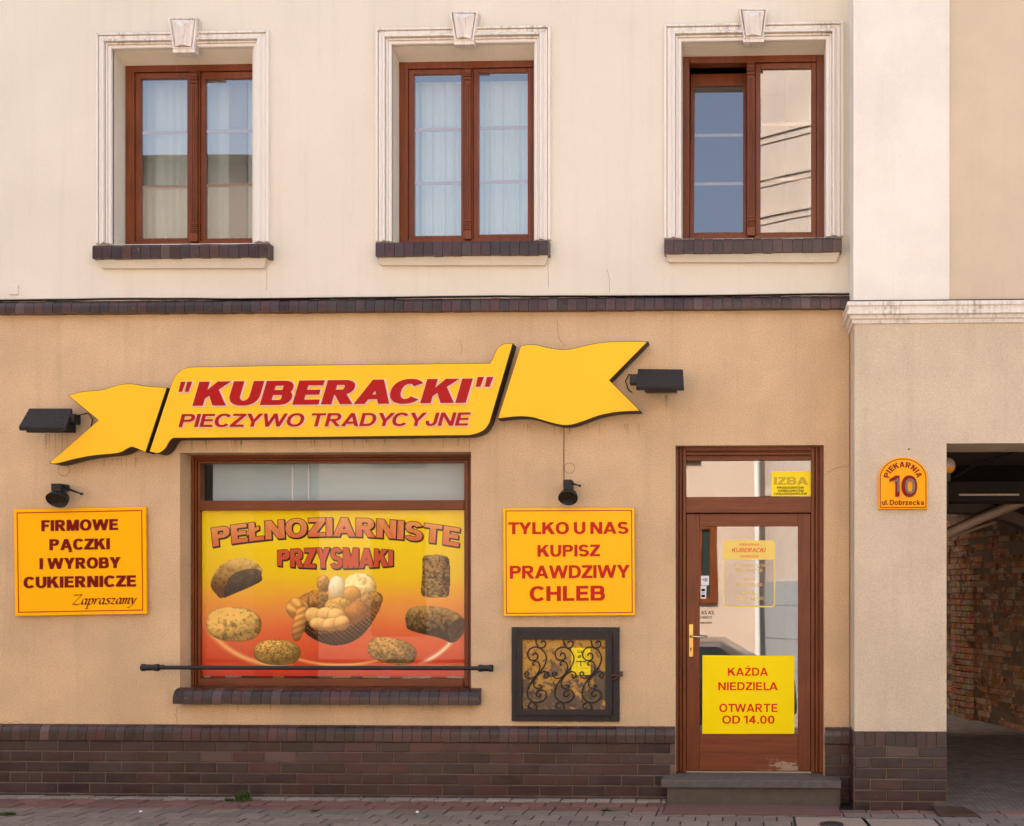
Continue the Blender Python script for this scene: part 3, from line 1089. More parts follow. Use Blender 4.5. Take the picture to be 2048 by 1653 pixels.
def upper_window(k, w):
    fx0, fx1, fz0, fz1 = RC(w['fr'][0], w['fr'][2], w['fr'][1], w['fr'][3], YF)
    mb = MB()
    mb.ring(fx0 - .02, fx1 + .02, fz0 - .02, fz1 + .03, .02 + .052, .02 + .052, .05, .03 + .052, YF, YF + .09)
    win = mb.build('window', 'wood', bak, .004)
    win['label'] = ['window with a lace-edged curtain under the left keystone', 'window with pale pleated curtain under the middle keystone', 'window with its left sash tilted open'][k]
    um = w['mul']
    xm = P(um, 300, YF)[0]
    mb = MB()
    mb.box(xm - .035, xm + .035, YF + .002, YF + .085, fz0 + .03, fz1 - .05)
    mb.build('mullion', 'wood', win, .003)
    # fluted cover strip with capital and foot
    mb = MB()
    hw = .026
    zt, zb = fz1 - .055, fz0 + .012
    mb.box(xm - hw, xm + hw, YF - .022, YF, zb, zt)
    for dx in (-.017, 0, .017):
        mb.tube([(xm + dx, YF - .024, zb + .17), (xm + dx, YF - .024, zt - .14)], .006, 6)
    for zz in (zt - .008, zt - .045, zt - .058, zt - .071, zt - .10):
        mb.box(xm - hw - .005, xm + hw + .005, YF - .036, YF - .001, zz - .010, zz)
    for zz in (zb + .155, zb + .135, zb + .12, zb + .105, zb + .09):
        mb.box(xm - hw - .004, xm + hw + .004, YF - .034, YF - .001, zz - .009, zz)
    mb.box(xm - hw - .006, xm + hw + .006, YF - .04, YF - .001, zb, zb + .065)
    mb.build('fluted_strip', 'wood', win, .002)
    for side in (0, 1):
        g = w['gl'] if side == 0 else w['gr']
        gx0, gx1, gz0, gz1 = RC(g[0], g[2], g[1], g[3], .20)
        if side == 0:
            sx0, sx1 = fx0 + .054, xm - .037
        else:
            sx0, sx1 = xm + .037, fx1 - .054
            gx1 = sx1 - (gx0 - sx0)
        sz0, sz1 = fz0 + .032, fz1 - .056
        tilt = 0
        if k == 2 and side == 0:
            sz1 -= .012
            tilt = math.tan(R(6.0))
        if k == 2 and side == 1: gz1 -= .0
        a = MB()
        a.ring(sx0, sx1, sz0, sz1, gx0 - sx0, sx1 - gx1, gz0 - sz0, max(.03, sz1 - gz1), YF + .014, YF + .07)
        b = MB()
        b.box(gx0 - .004, gx1 + .004, .203, .206, gz0 - .004, gz1 + .004)
        cs = []
        for vb in w['bars'][side]:
            zb_ = P((g[0] + g[1]) / 2, vb, .21)[1]
            c = MB()
            c.box(gx0 + .001, gx1 - .001, .2085, .216, zb_ - .0125, zb_ + .0125)
            cs.append(c)
        for q in [a, b] + cs:
            q.v = [(x_, y_ + (z_ - sz0) * tilt, z_) for x_, y_, z_ in q.v]
        sa = a.build('sash', 'wood', win, .004)
        b.build('pane', 'glass', win)
        for c in cs: c.build('glazing_bar', 'bar', win)
        if tilt: sa['label'] = 'sash tilted inwards at the top'
    # moulded surround
    ox0, ox1, _, oz1 = RC(w['so'][0], w['so'][2], w['so'][1], w['so'][3], -.03)
    hx0, hx1, hz0, hz1 = w['hole']
    wd = hx0 - ox0
    mb = MB()
    q = wd / .136
    prof = [(0, 0), (0, .034), (.010 * q, .040), (.020 * q, .040), (.021 * q, .012), (.027 * q, .012), (.028 * q, .028), (.042 * q, .026), (.054 * q, .032), (.066 * q, .052), (.076 * q, .062), (.088 * q, .062), (.089 * q, .026), (.096 * q, .026), (.097 * q, .040), (.108 * q, .038), (.109 * q, .024), (.113 * q, .024), (.114 * q, .030), (wd - .004, .026), (wd, .020), (wd, -.012)]
    sweep_frame(mb, ox0, ox1, hz0, oz1, prof)
    # widths above the opening follow the photo: close the gap between moulding and soffit
    zt = oz1 - wd
    if zt > hz1: mb.face([(hx0, -.02, zt), (hx1, -.02, zt), (hx1, -.012, hz1), (hx0, -.012, hz1)])
    sr = mb.build('surround', 'trim', win, recalc=False)
    mb = MB()
    k0 = w['key']
    a, b, c, d = P(k0[0], k0[2], -.09), P(k0[1], k0[2], -.09), P(k0[4], k0[5], -.09), P(k0[3], k0[5], -.09)
    n = [(a[0], a[1]), (b[0], b[1]), (c[0], c[1]), (d[0], d[1])]
    cx, cz = sum(p[0] for p in n) / 4, sum(p[1] for p in n) / 4
    fr = [(x_, -.078, z_) for x_, z_ in n]
    bk = [(x_, .0, z_) for x_, z_ in n]
    r1 = [(cx + (x_ - cx) * .86, -.080, cz + (z_ - cz) * .92) for x_, z_ in n]
    r2 = [(cx + (x_ - cx) * .80, -.050, cz + (z_ - cz) * .89) for x_, z_ in n]
    inn = [(cx + (x_ - cx) * .74, -.078, cz + (z_ - cz) * .86) for x_, z_ in n]
    ri = [(cx, -.135, cz + (inn[0][2] - cz) * .25), (cx, -.112, inn[2][2])]
    q4 = lambda a_, b_: [(a_ + t, a_ + (t + 1) % 4, b_ + (t + 1) % 4, b_ + t) for t in range(4)]
    mb.idx(fr + bk + r1 + r2 + inn + ri, q4(0, 8) + q4(8, 12) + q4(12, 16) + q4(4, 0) + [(16, 17, 20), (17, 18, 21, 20), (19, 16, 20, 21), (18, 19, 21)])
    mb.box(n[3][0] - .004, n[2][0] + .004, -.072, 0, n[3][1] - .03, n[3][1] - .001)
    mb.build('keystone', 'keytrim', win)
    mb = MB()   # weather-streaked ledge on the head of the surround
    for s0, s1 in ((ox0 + .002, a[0] + .006), (b[0] - .006, ox1 - .002)):
        for (t0, d0), (t1, d1) in zip(prof[0:18], prof[1:19]):
            f0 = lambda t, xx: xx
            mb.face([(max(s0, ox0 + t0), -d0 - .0015, oz1 - t0), (max(s0, ox0 + t1), -d1 - .0015, oz1 - t1), (min(s1, ox1 - t1), -d1 - .0015, oz1 - t1), (min(s1, ox1 - t0), -d0 - .0015, oz1 - t0)])
    mb.build('streaked_head', 'trimtop', win, recalc=False)
    # brick sill and plaster apron
    x0, x1, z0, z1 = RC(w['sill'][0], w['sill'][2], w['sill'][1], w['sill'][3], -.10)
    a_, b_ = MB(), MB()
    nb = 18
    p = (x1 - x0) / nb
    for i in range(nb):
        nose_brick(a_, x0 + i * p + .0015, x0 + (i + 1) * p - .0015, -.105, YF - .002, z0 + rnd.uniform(-.003, .002), z1 + rnd.uniform(-.002, .002), brick_col(), .03)
    b_.box(x0 + .002, x1 - .002, -.09, YF - .002, z0 + .008, z1 - .012)
    si = a_.build('sill', 'clinker', win)
    b_.build('sill_bed', 'mortar', win)
    A = w['ap']
    vt = w['sill'][3]
    p0, p1, p2, p3 = P(A[0], vt, -.05), P(A[1], vt, -.05), P(A[3], A[4], -.03), P(A[2], A[4], -.03)
    mb = MB()
    mb.idx([(p0[0], -.075, p0[1]), (p1[0], -.075, p1[1]), (p2[0], -.035, p2[1]), (p3[0], -.035, p3[1]), (p0[0], .005, p0[1]), (p1[0], .005, p1[1]), (p2[0], .005, p2[1]), (p3[0], .005, p3[1])],
           [(0, 3, 2, 1), (0, 4, 7, 3), (1, 2, 6, 5), (2, 3, 7, 6), (0, 1, 5, 4)])
    mb.build('apron', 'upper', win)
    return (fx0, fx1, fz0, fz1)


def curtain(name, label, x0, x1, z0, z1, y, amp, waves, seed, gaps=()):
    r = random.Random(seed)
    n = int((x1 - x0) / .008)
    ph = [r.uniform(0, 6.28) for _ in range(4)]
    xs = [x0 + (x1 - x0) * i / n for i in range(n + 1)]

    def yy(x, z):
        t = (x - x0) / (x1 - x0)
        s_ = .55 + .45 * (z1 - z) / (z1 - z0)
        return y + amp * s_ * (math.sin(t * waves * 6.28 + ph[0] + .8 * math.sin(t * 9 + ph[1])) + .5 * math.sin(t * waves * 13.1 + ph[2]) + .3 * math.sin(t * waves * 4.1 + ph[3]))
    vs, fs = [], []
    m = 6
    for j in range(m + 1):
        z = z0 + (z1 - z0) * j / m
        vs += [(x, yy(x, z), z) for x in xs]
    for j in range(m):
        for i in range(n):
            if any(a < xs[i] < b for a, b in gaps): continue
            q = j * (n + 1) + i
            fs.append((q, q + 1, q + n + 2, q + n + 1))
    mb = MB()
    mb.idx(vs, fs, None, True)
    c = mb.build(name, 'sheer', None, recalc=False)
    tag(c, label, 'curtain')
    # embroidered sprigs along the hem
    lb = MB()
    x = x0 + .03
    while x < x1 - .03:
        if not any(a < x < b for a, b in gaps):
            hgt = r.uniform(.05, .10)
            for sg in (-1, 1):
                pts = []
                for i in range(9):
                    t = i / 8
                    pts.append((x + sg * (.004 + .022 * math.sin(t * 3.1)), y - amp * 1.9 - .006, z0 + .012 + hgt * t))
                lb.tube(pts, .0022, 4)
                lb.tube([(x + sg * .02 + .012 * math.cos(a_ * .7), y - amp * 1.9 - .006, z0 + .03 + .014 * math.sin(a_ * .7)) for a_ in range(9)], .002, 4)
            lb.tube([(x, y - amp * 1.9 - .006, z0 + .01), (x + .004, y - amp * 1.9 - .006, z0 + hgt * 1.15)], .002, 4)
        x += r.uniform(.05, .075)
    lb.build('lace_hem', 'lace', c, recalc=False)
    return c


for k, w in enumerate(WINS):
    fx0, fx1, fz0, fz1 = upper_window(k, w)
    if k == 0:
        curtain('curtain', 'sheer curtain with lace hem behind the window under the left keystone', fx0, fx1, fz0 + .02, fz1 - .01, .40, .012, 6, 3, [])
    if k == 1:
        curtain('curtain', 'pale pleated curtain filling the middle upper window', fx0, fx1, fz0 + .02, fz1 - .01, .36, .014, 10, 5)
        mb = MB()
        mb.box(fx0, fx1, .33, .35, fz1 - .085, fz1 - .04)
        tag(mb.build('curtain_rail', 'soot', None), 'dark curtain rail at the head of the middle upper window', 'curtain rail')

# ---------------------------------------------------------------- shop window
YS = .17


def shop_window():
    fx0, fx1 = P(383, 1100, YS)[0], SH[1] + .03
    fz0, fz1 = P(650, 1377, YS)[1], P(650, 911, YS)[1]
    mb = MB()
    gx0, gx1 = P(403, 1100, YS + .05)[0], P(930, 1100, YS + .05)[0]
    tz0, tz1 = P(650, 1002, YS + .05)[1], P(650, 927, YS + .05)[1]
    pz0, pz1 = P(650, 1357, YS + .05)[1], P(650, 1021, YS + .05)[1]
    # stepped, moulded frame: three nested rings
    ww = gx0 - fx0
    wr = fx1 - gx1
    for (t0, t1, yy) in ((0, .30, 0.0), (.30, .42, .018), (.42, .62, .006), (.62, .72, .03), (.72, 1.0, .022)):
        l0, l1 = fx0 + ww * t0, fx0 + ww * t1
        r0, r1 = fx1 - wr * t0, fx1 - wr * t1
        top0, top1 = fz1 - (fz1 - tz1) * t0 + .02 * (t0 == 0), fz1 - (fz1 - tz1) * t1
        mb.box(l0, l1, YS + yy, YS + .11, fz0, top0)
        mb.box(r1, r0, YS + yy, YS + .11, fz0, top0)
        mb.box(l1, r1, YS + yy, YS + .11, top1, top0)
    win = mb.build('shop_window', 'wood', bak, .004)
    mb = MB()
    mb.box(gx0, gx1, YS + .012, YS + .10, pz1, tz0)
    mb.build('transom_rail', 'woodh', win, .004)
    mb = MB()
    mb.box(gx0, gx1, YS + .005, YS + .10, fz0, pz0)
    mb.box(gx0, gx1, YS - .006, YS + .02, fz0, fz0 + .035)
    mb.build('bottom_rail', 'woodh', win, .004)
    mb = MB()
    mb.box(gx0 + .001, gx1 - .001, YS + .05, YS + .054, tz0 + .001, tz1 - .001)
    mb.build('transom_pane', 'glass2', win)
    mb = MB()
    mb.box(gx0 + .001, gx1 - .001, YS + .05, YS + .054, pz0 + .001, pz1 - .001)
    mb.build('pane', 'glass2', win)
    mb = MB()
    xk = P(437, 960, YS + .3)[0]
    mb.box(xk, gx1 + .08, YS + .20, YS + .215, tz0 - .05, tz1 + .08)
    bl = mb.build('reflection_panel', 'transomtone', None)  # added panel: its colour stands in for the reflection in the transom pane
    tag(bl, 'blue-grey panel added behind the shop transom, coloured as the reflection in its glass', 'board')
    mb = MB()
    for u in (586, 618):
        xx = P(u, 960, YS + .2)[0]
        mb.box(xx - .006, xx + .006, YS + .19, YS + .198, tz0 - .05, tz1 + .08)
    mb.build('panel_line', 'whitevinyl', bl)
    # interior ledge with goods, seen under the poster
    mb = MB()
    x = gx0
    i = 0
    while x < gx1 - .05:
        wdt = rnd.uniform(.05, .16)
        mb.box(x, x + wdt - .004, YS + .09, YS + .14, pz0 - .03, pz0 + .05, (rnd.choice([(.4, .02, .015), (.5, .5, .5), (.05, .05, .05), (.5, .3, .1), (.35, .03, .02)])))
        x += wdt
    tag(mb.build('packet_row', 'print', None), 'row of red and white packets behind the foot of the poster', 'packets')
    # sill
    x0, x1, z0, z1 = RC(345, 1379, 957, 1410, -.10)
    a_, b_ = MB(), MB()
    n = 31
    p = (x1 - x0) / n
    for i in range(n):
        nose_brick(a_, x0 + i * p + .0015, x0 + (i + 1) * p - .0015, -.10, -.001 if (x0 + i * p < SH[0] or x0 + (i + 1) * p > SH[1]) else YS - .01, z0 + rnd.uniform(-.002, .002), z1 + rnd.uniform(-.002, .002), brick_col(), .085)
    b_.box(x0 + .003, x1 - .003, -.085, -.002, z0 + .006, z1 - .06)
    a_.build('sill', 'clinker', win)
    b_.build('sill_bed', 'mortar', win)
    return gx0, gx1, pz0, pz1


shop_window()


# ---------------------------------------------------------------- poster in the shop window
def poster():
    y = YS + .062
    U0, U1, V0, V1 = 402, 931, 1021, 1352
    st = 1.0
    nu, nv = int((U1 - U0) / st), int((V1 - V0) / st)
    uu, vv = np.meshgrid(np.linspace(U0, U1, nu), np.linspace(V0, V1, nv))
    rs = np.random.RandomState(4)

    def noise(sc, oct=4, sx=1.0):
        out = np.zeros_like(uu)
        amp, tot = 1.0, 0
        for o in range(oct):
            g = rs.rand(200, 300)
            fx, fy = (uu - U0) / sc * 2 ** o * sx, (vv - V0) / sc * 2 ** o
            ix, iy = fx.astype(int), fy.astype(int)
            tx, ty = fx - ix, fy - iy
            tx, ty = tx * tx * (3 - 2 * tx), ty * ty * (3 - 2 * ty)
            q = lambda a, b: g[(iy + b) % 200, (ix + a) % 300]
            out += amp * ((q(0, 0) * (1 - tx) + q(1, 0) * tx) * (1 - ty) + (q(0, 1) * (1 - tx) + q(1, 1) * tx) * ty)
            tot += amp
            amp *= .55
        out /= tot
        return np.clip((out - out.mean()) / out.std() * .15 + .5, 0, 1)
    img = np.zeros(uu.shape + (3,))
    stops = [(1021, (246, 214, 0)), (1090, (247, 216, 10)), (1150, (243, 205, 20)), (1185, (243, 180, 50)), (1225, (238, 150, 70)), (1260, (230, 112, 60)), (1310, (220, 86, 45)), (1352, (205, 62, 35))]
    wob = (noise(60, 3) - .5) * 20 * np.clip((vv - 1100) / 80, 0, 1)
    for c in range(3):
        img[..., c] = np.interp(vv + wob, [s_[0] for s_ in stops], [s_[1][c] for s_ in stops])
    fine = noise(4.5, 2)
    mid = .6 * noise(11, 4) + .4 * noise(5, 2)
    stre = .5 * noise(9, 3, .3) + .5 * (.5 + .5 * np.sin(uu * .32 + vv * .55 + 3 * noise(30, 2)))
    crust = 1 - 1.6 * np.abs(noise(16, 3) - .5) - .35 * (noise(5, 2) > .62)

    def arc(cx, cy, r, a0, a1, wd, col):
        d = np.hypot(uu - cx, vv - cy) - r
        an = np.degrees(np.arctan2(vv - cy, uu - cx))
        k = np.exp(-(d / wd) ** 2) * np.clip((an - a0) / 12, 0, 1) * np.clip((a1 - an) / 12, 0, 1)
        for c in range(3): img[..., c] = img[..., c] * (1 - k) + col[c] * k
    arc(800, 1200, 132, 15, 75, 4, (255, 236, 190))
    arc(560, 1150, 180, 80, 150, 5, (250, 190, 110))
    arc(680, 1030, 300, 62, 118, 3, (250, 170, 90))

    def blob(cx, cy, rx, ry, rot, dark, light, tex=None, texamt=.35, e=2.2, lx=-.35, ly=-.75, edge=.0, amb=.42):
        a = R(rot)
        du, dv = uu - cx, vv - cy
        x = (du * math.cos(a) + dv * math.sin(a)) / rx
        z = (-du * math.sin(a) + dv * math.cos(a)) / ry
        r2 = np.abs(x) ** e + np.abs(z) ** e + (mid - .5) * edge
        mk = np.clip((1.0 - r2) * 8, 0, 1)
        nz = np.sqrt(np.clip(1 - np.minimum(r2, 1), 0, 1))
        nx_, ny_ = du / rx, dv / ry
        lam = np.clip(nx_ * lx + ny_ * ly + nz * .62, 0, 1)
        sh = amb + (1 - amb) * lam
        sh = sh * (1 - .55 * np.clip((r2 - .72) / .28, 0, 1) ** 1.5) * 1.12
        t = np.clip(sh + (0 if tex is None else (tex - .5) * texamt * 2) * (.35 + sh), 0, 1.2)
        for c in range(3):
            v = dark[c] + (light[c] - dark[c]) * t
            img[..., c] = img[..., c] * (1 - mk) + v * mk

    def seeds(cx, cy, rx, ry, rot, col, n, size=1.6):
        for _ in range(n):
            t = rs.rand() * 6.28
            q = math.sqrt(rs.rand()) * .93
            a = R(rot)
            px, pz = q * math.cos(t) * rx, q * math.sin(t) * ry
            x, z = cx + px * math.cos(a) - pz * math.sin(a), cy + px * math.sin(a) + pz * math.cos(a)
            d = np.hypot((uu - x) / 1.4, vv - z)
            k = np.clip(size * .8 - d, 0, 1) * .62
            for c in range(3): img[..., c] = img[..., c] * (1 - k) + col[c] * k

    def polyfill(pts, cf):
        ins = np.zeros(uu.shape, bool)
        n = len(pts)
        for i in range(n):
            (x1, y1), (x2, y2) = pts[i], pts[(i + 1) % n]
            if y1 == y2: continue
            cnd = ((y1 > vv) != (y2 > vv)) & (uu < (x2 - x1) * (vv - y1) / (y2 - y1) + x1)
            ins ^= cnd
        for c in range(3): img[..., c] = np.where(ins, cf[..., c], img[..., c])

    def tone(a, b, t):
        return np.stack([a[c] + (b[c] - a[c]) * np.clip(t, 0, 1) for c in range(3)], -1)
    # tin loaf, top left
    top = smooth_closed([(424, 1158), (434, 1140), (452, 1124), (478, 1116), (505, 1121), (522, 1134), (525, 1146), (510, 1165), (449, 1196), (432, 1188), (422, 1174)], (), 4)
    polyfill(top, tone((104, 68, 24), (236, 196, 108), .42 + (1148 - vv) / 52 + (crust - .6) * .5 + (fine - .5) * .3))
    cut = smooth_closed([(459, 1156), (480, 1142), (508, 1138), (522, 1142), (524, 1152), (519, 1166), (450, 1196), (447, 1185)], (7, 6), 4)
    polyfill(cut, tone((62, 50, 38), (126, 106, 80), fine * .6 + (1168 - vv) / 60))
    # round rye loaf, left
    blob(468, 1249, 57, 35, 3, (58, 40, 12), (224, 182, 92), crust, .34, 2.4)
    # seeded rolls along the foot
    blob(555, 1305, 48, 26, 2, (58, 40, 12), (220, 176, 84), mid, .25, 2.4)
    seeds(555, 1302, 46, 24, 0, (58, 42, 18), 190, 1.7)
    blob(785, 1302, 50, 26, 12, (50, 34, 12), (200, 154, 76), fine, .45, 2.6)
    seeds(785, 1301, 48, 24, 12, (62, 46, 22), 140, 1.5)
    seeds(785, 1299, 46, 20, 12, (214, 180, 110), 80, 1.3)
    # long seeded loaf right
    bd = smooth_closed([(813, 1228), (826, 1214), (862, 1212), (905, 1220), (929, 1240), (929, 1262), (906, 1285), (880, 1276), (824, 1262), (813, 1250)], (), 4)
    polyfill(bd, tone((48, 36, 14), (190, 150, 82), .5 + (1238 - vv) / 52 + (fine - .5) * 1.0))
    sd_ = smooth_closed([(903, 1246), (918, 1238), (930, 1240), (930, 1262), (908, 1285), (896, 1270)], (), 4)
    polyfill(sd_, tone((50, 38, 24), (106, 84, 56), .4 + (fine - .5) * .8))
    # tall round of seeded bread, upper right
    cyl = smooth_closed([(846, 1117), (858, 1111), (884, 1111), (898, 1119), (900, 1150), (898, 1190), (884, 1195), (858, 1195), (843, 1188), (845, 1150)], (), 4)
    polyfill(cyl, tone((52, 36, 12), (196, 156, 86), .62 - ((uu - 868) / 30) ** 2 * .45 + (vv < 1118) * .25 + (fine - .5) * 1.3))
    seeds(872, 1155, 24, 38, 0, (48, 32, 14), 110, 1.5)
    seeds(872, 1150, 24, 36, 0, (222, 184, 112), 70, 1.3)
    # basket with rolls
    wv = (np.sin(uu * .62 + vv * .1) * np.sin(vv * .75 + uu * .1)) * .5 + .5
    bk = smooth_closed([(592, 1225), (600, 1248), (616, 1270), (645, 1286), (675, 1291), (705, 1284), (730, 1266), (750, 1238), (764, 1208), (752, 1206), (700, 1240), (650, 1250), (610, 1232)], (), 4)
    polyfill(bk, tone((44, 24, 8), (186, 128, 62), .42 + (wv - .5) * .8 - (vv - 1256) / 75 - np.abs(uu - 680) / 260))
    blob(626, 1204, 30, 20, -10, (60, 34, 10), (188, 132, 62), fine, .2)
    blob(648, 1168, 13.5, 18, -8, (84, 52, 16), (216, 164, 80), fine, .35)
    blob(720, 1178, 35, 33, 0, (128, 88, 34), (255, 228, 146), crust, .2)
    blob(704, 1188, 19, 16, 0, (120, 72, 22), (238, 180, 88), fine, .1)
    blob(674, 1177, 17, 26, 6, (156, 116, 52), (255, 240, 186), mid, .12)
    blob(637, 1199, 21, 18, 5, (58, 36, 12), (190, 136, 62), fine, .45, 3)
    blob(738, 1202, 30, 18, -14, (58, 38, 14), (194, 146, 74), fine, .5)
    blob(678, 1214, 29, 20, -6, (82, 54, 16), (230, 180, 84), fine, .35)
    blob(712, 1224, 26, 21, -32, (70, 38, 12), (206, 138, 62), mid, .2)
    stripe = .5 + .5 * np.sin(np.arctan2(vv - 1238, uu - 622) * 16)
    blob(597, 1219, 25, 22, 40, (80, 46, 14), (232, 172, 88), stripe, .15)
    blob(600, 1246, 13, 38, 12, (80, 46, 14), (226, 164, 82), .5 + .5 * np.sin(vv * .5 + uu * .2), .14, 2.4)
    for q in ((630, 1232, 20, 17, 20), (652, 1229, 20, 15, -10), (674, 1232, 19, 16, 10), (640, 1248, 21, 13, 10), (664, 1249, 20, 14, -8), (684, 1246, 17, 15, -25)):
        blob(*q, (122, 62, 18), (255, 204, 116), mid, .16)
    rim = np.abs((vv - (1262 - ((uu - 640) / 118) ** 2 * 48 + (uu - 640) * -.02)) - 0)
    k = np.clip(1 - np.abs(rim - 3) / 5, 0, 1) * (uu > 628) * (uu < 762) * (.6 + .4 * np.sin(uu * 1.3 + vv * .8))
    for c, q in enumerate((146, 98, 46)): img[..., c] = img[..., c] * (1 - k) + q * k
    img = np.clip(img, 0, 255) / 255
    L = np.where(img <= .04045, img / 12.92, ((img + .055) / 1.055) ** 2.4)
    nv_, nu_ = uu.shape
    ax, az = P(U0, V0, y)
    bx, bz = P(U1, V0, y)
    cx_, cz_ = P(U0, V1, y)
    tu = (uu - U0) / (U1 - U0)
    tv = (vv - V0) / (V1 - V0)
    X = ax + (bx - ax) * tu
    Z = az + (cz_ - az) * tv
    co = np.stack([X, np.full_like(X, y), Z], -1).reshape(-1, 3)
    ii = (np.arange(nv_ - 1)[:, None] * nu_ + np.arange(nu_ - 1)[None, :]).reshape(-1)
    fc = np.stack([ii, ii + nu_, ii + nu_ + 1, ii + 1], -1)
    me = bpy.data.meshes.new('poster_sheet')
    me.vertices.add(len(co))
    me.vertices.foreach_set('co', co.astype(np.float32).ravel())
    me.loops.add(fc.size)
    me.loops.foreach_set('vertex_index', fc.astype(np.int32).ravel())
    me.polygons.add(len(fc))
    me.polygons.foreach_set('loop_start', np.arange(0, fc.size, 4, dtype=np.int32))
    me.polygons.foreach_set('loop_total', np.full(len(fc), 4, np.int32))
    at = me.color_attributes.new('Col', 'FLOAT_COLOR', 'POINT')
    at.data.foreach_set('color', np.concatenate([L.reshape(-1, 3), np.ones((len(co), 1))], 1).astype(np.float32).ravel())
    me.update(calc_edges=True)
    me.materials.append(M['print'])
    o = bpy.data.objects.new('window_poster', me)
    COL.objects.link(o)
    tag(o, 'yellow to red poster of breads and a filled basket inside the shop window', 'poster')

    def emap(u0, u1, base, cap, sag, bulge=0.0, du=0, dv=0):
        def f(t, z):
            u = u0 + (u1 - u0) * t
            q = (2 * t - 1)
            # letters lean along the arch
            lean = sag * 4 / (u1 - u0) * q * cap * .55 * z
            c2 = cap * (1 + bulge * (1 - q * q))
            v = base + sag * q * q - z * c2 + bulge * cap * .5 * (1 - q * q)
            p = P(u + lean + du, v + dv, y)
            return p
        return f
    mixc = lambda a, b: (lambda t: lin(tuple(a[i] + (b[i] - a[i]) * max(0, min(1, t)) for i in range(3))))
    for txt, args, kw, ca, cb in (
            ('PEŁNOZIARNISTE', (426, 917, 1073, 37, 21), dict(s=.27, h=.21, sp=.07), (218, 112, 62), (232, 162, 92)),
            ('PRZYSMAKI', (555, 786, 1132, 31, 0, .33), dict(s=.29, h=.20, sp=.06), (205, 78, 42), (208, 92, 52))):
        b = MB()
        add_text(b, txt, emap(*args, du=1.6, dv=2.2), y - .0006, 0, grow=.04, colf=lambda t: (.035, .016, .01), zs=.00001, **kw)
        add_text(b, txt, emap(*args), y - .0010, 0, grow=.035, colf=lambda t: (.09, .02, .012), zs=.00001, **kw)
        add_text(b, txt, emap(*args), y - .0015, 0, colf=mixc(ca, cb), zs=.00001, **kw)
        b.build('lettering', 'print', o, recalc=False)


poster()


# ---------------------------------------------------------------- shop door
YD = .10


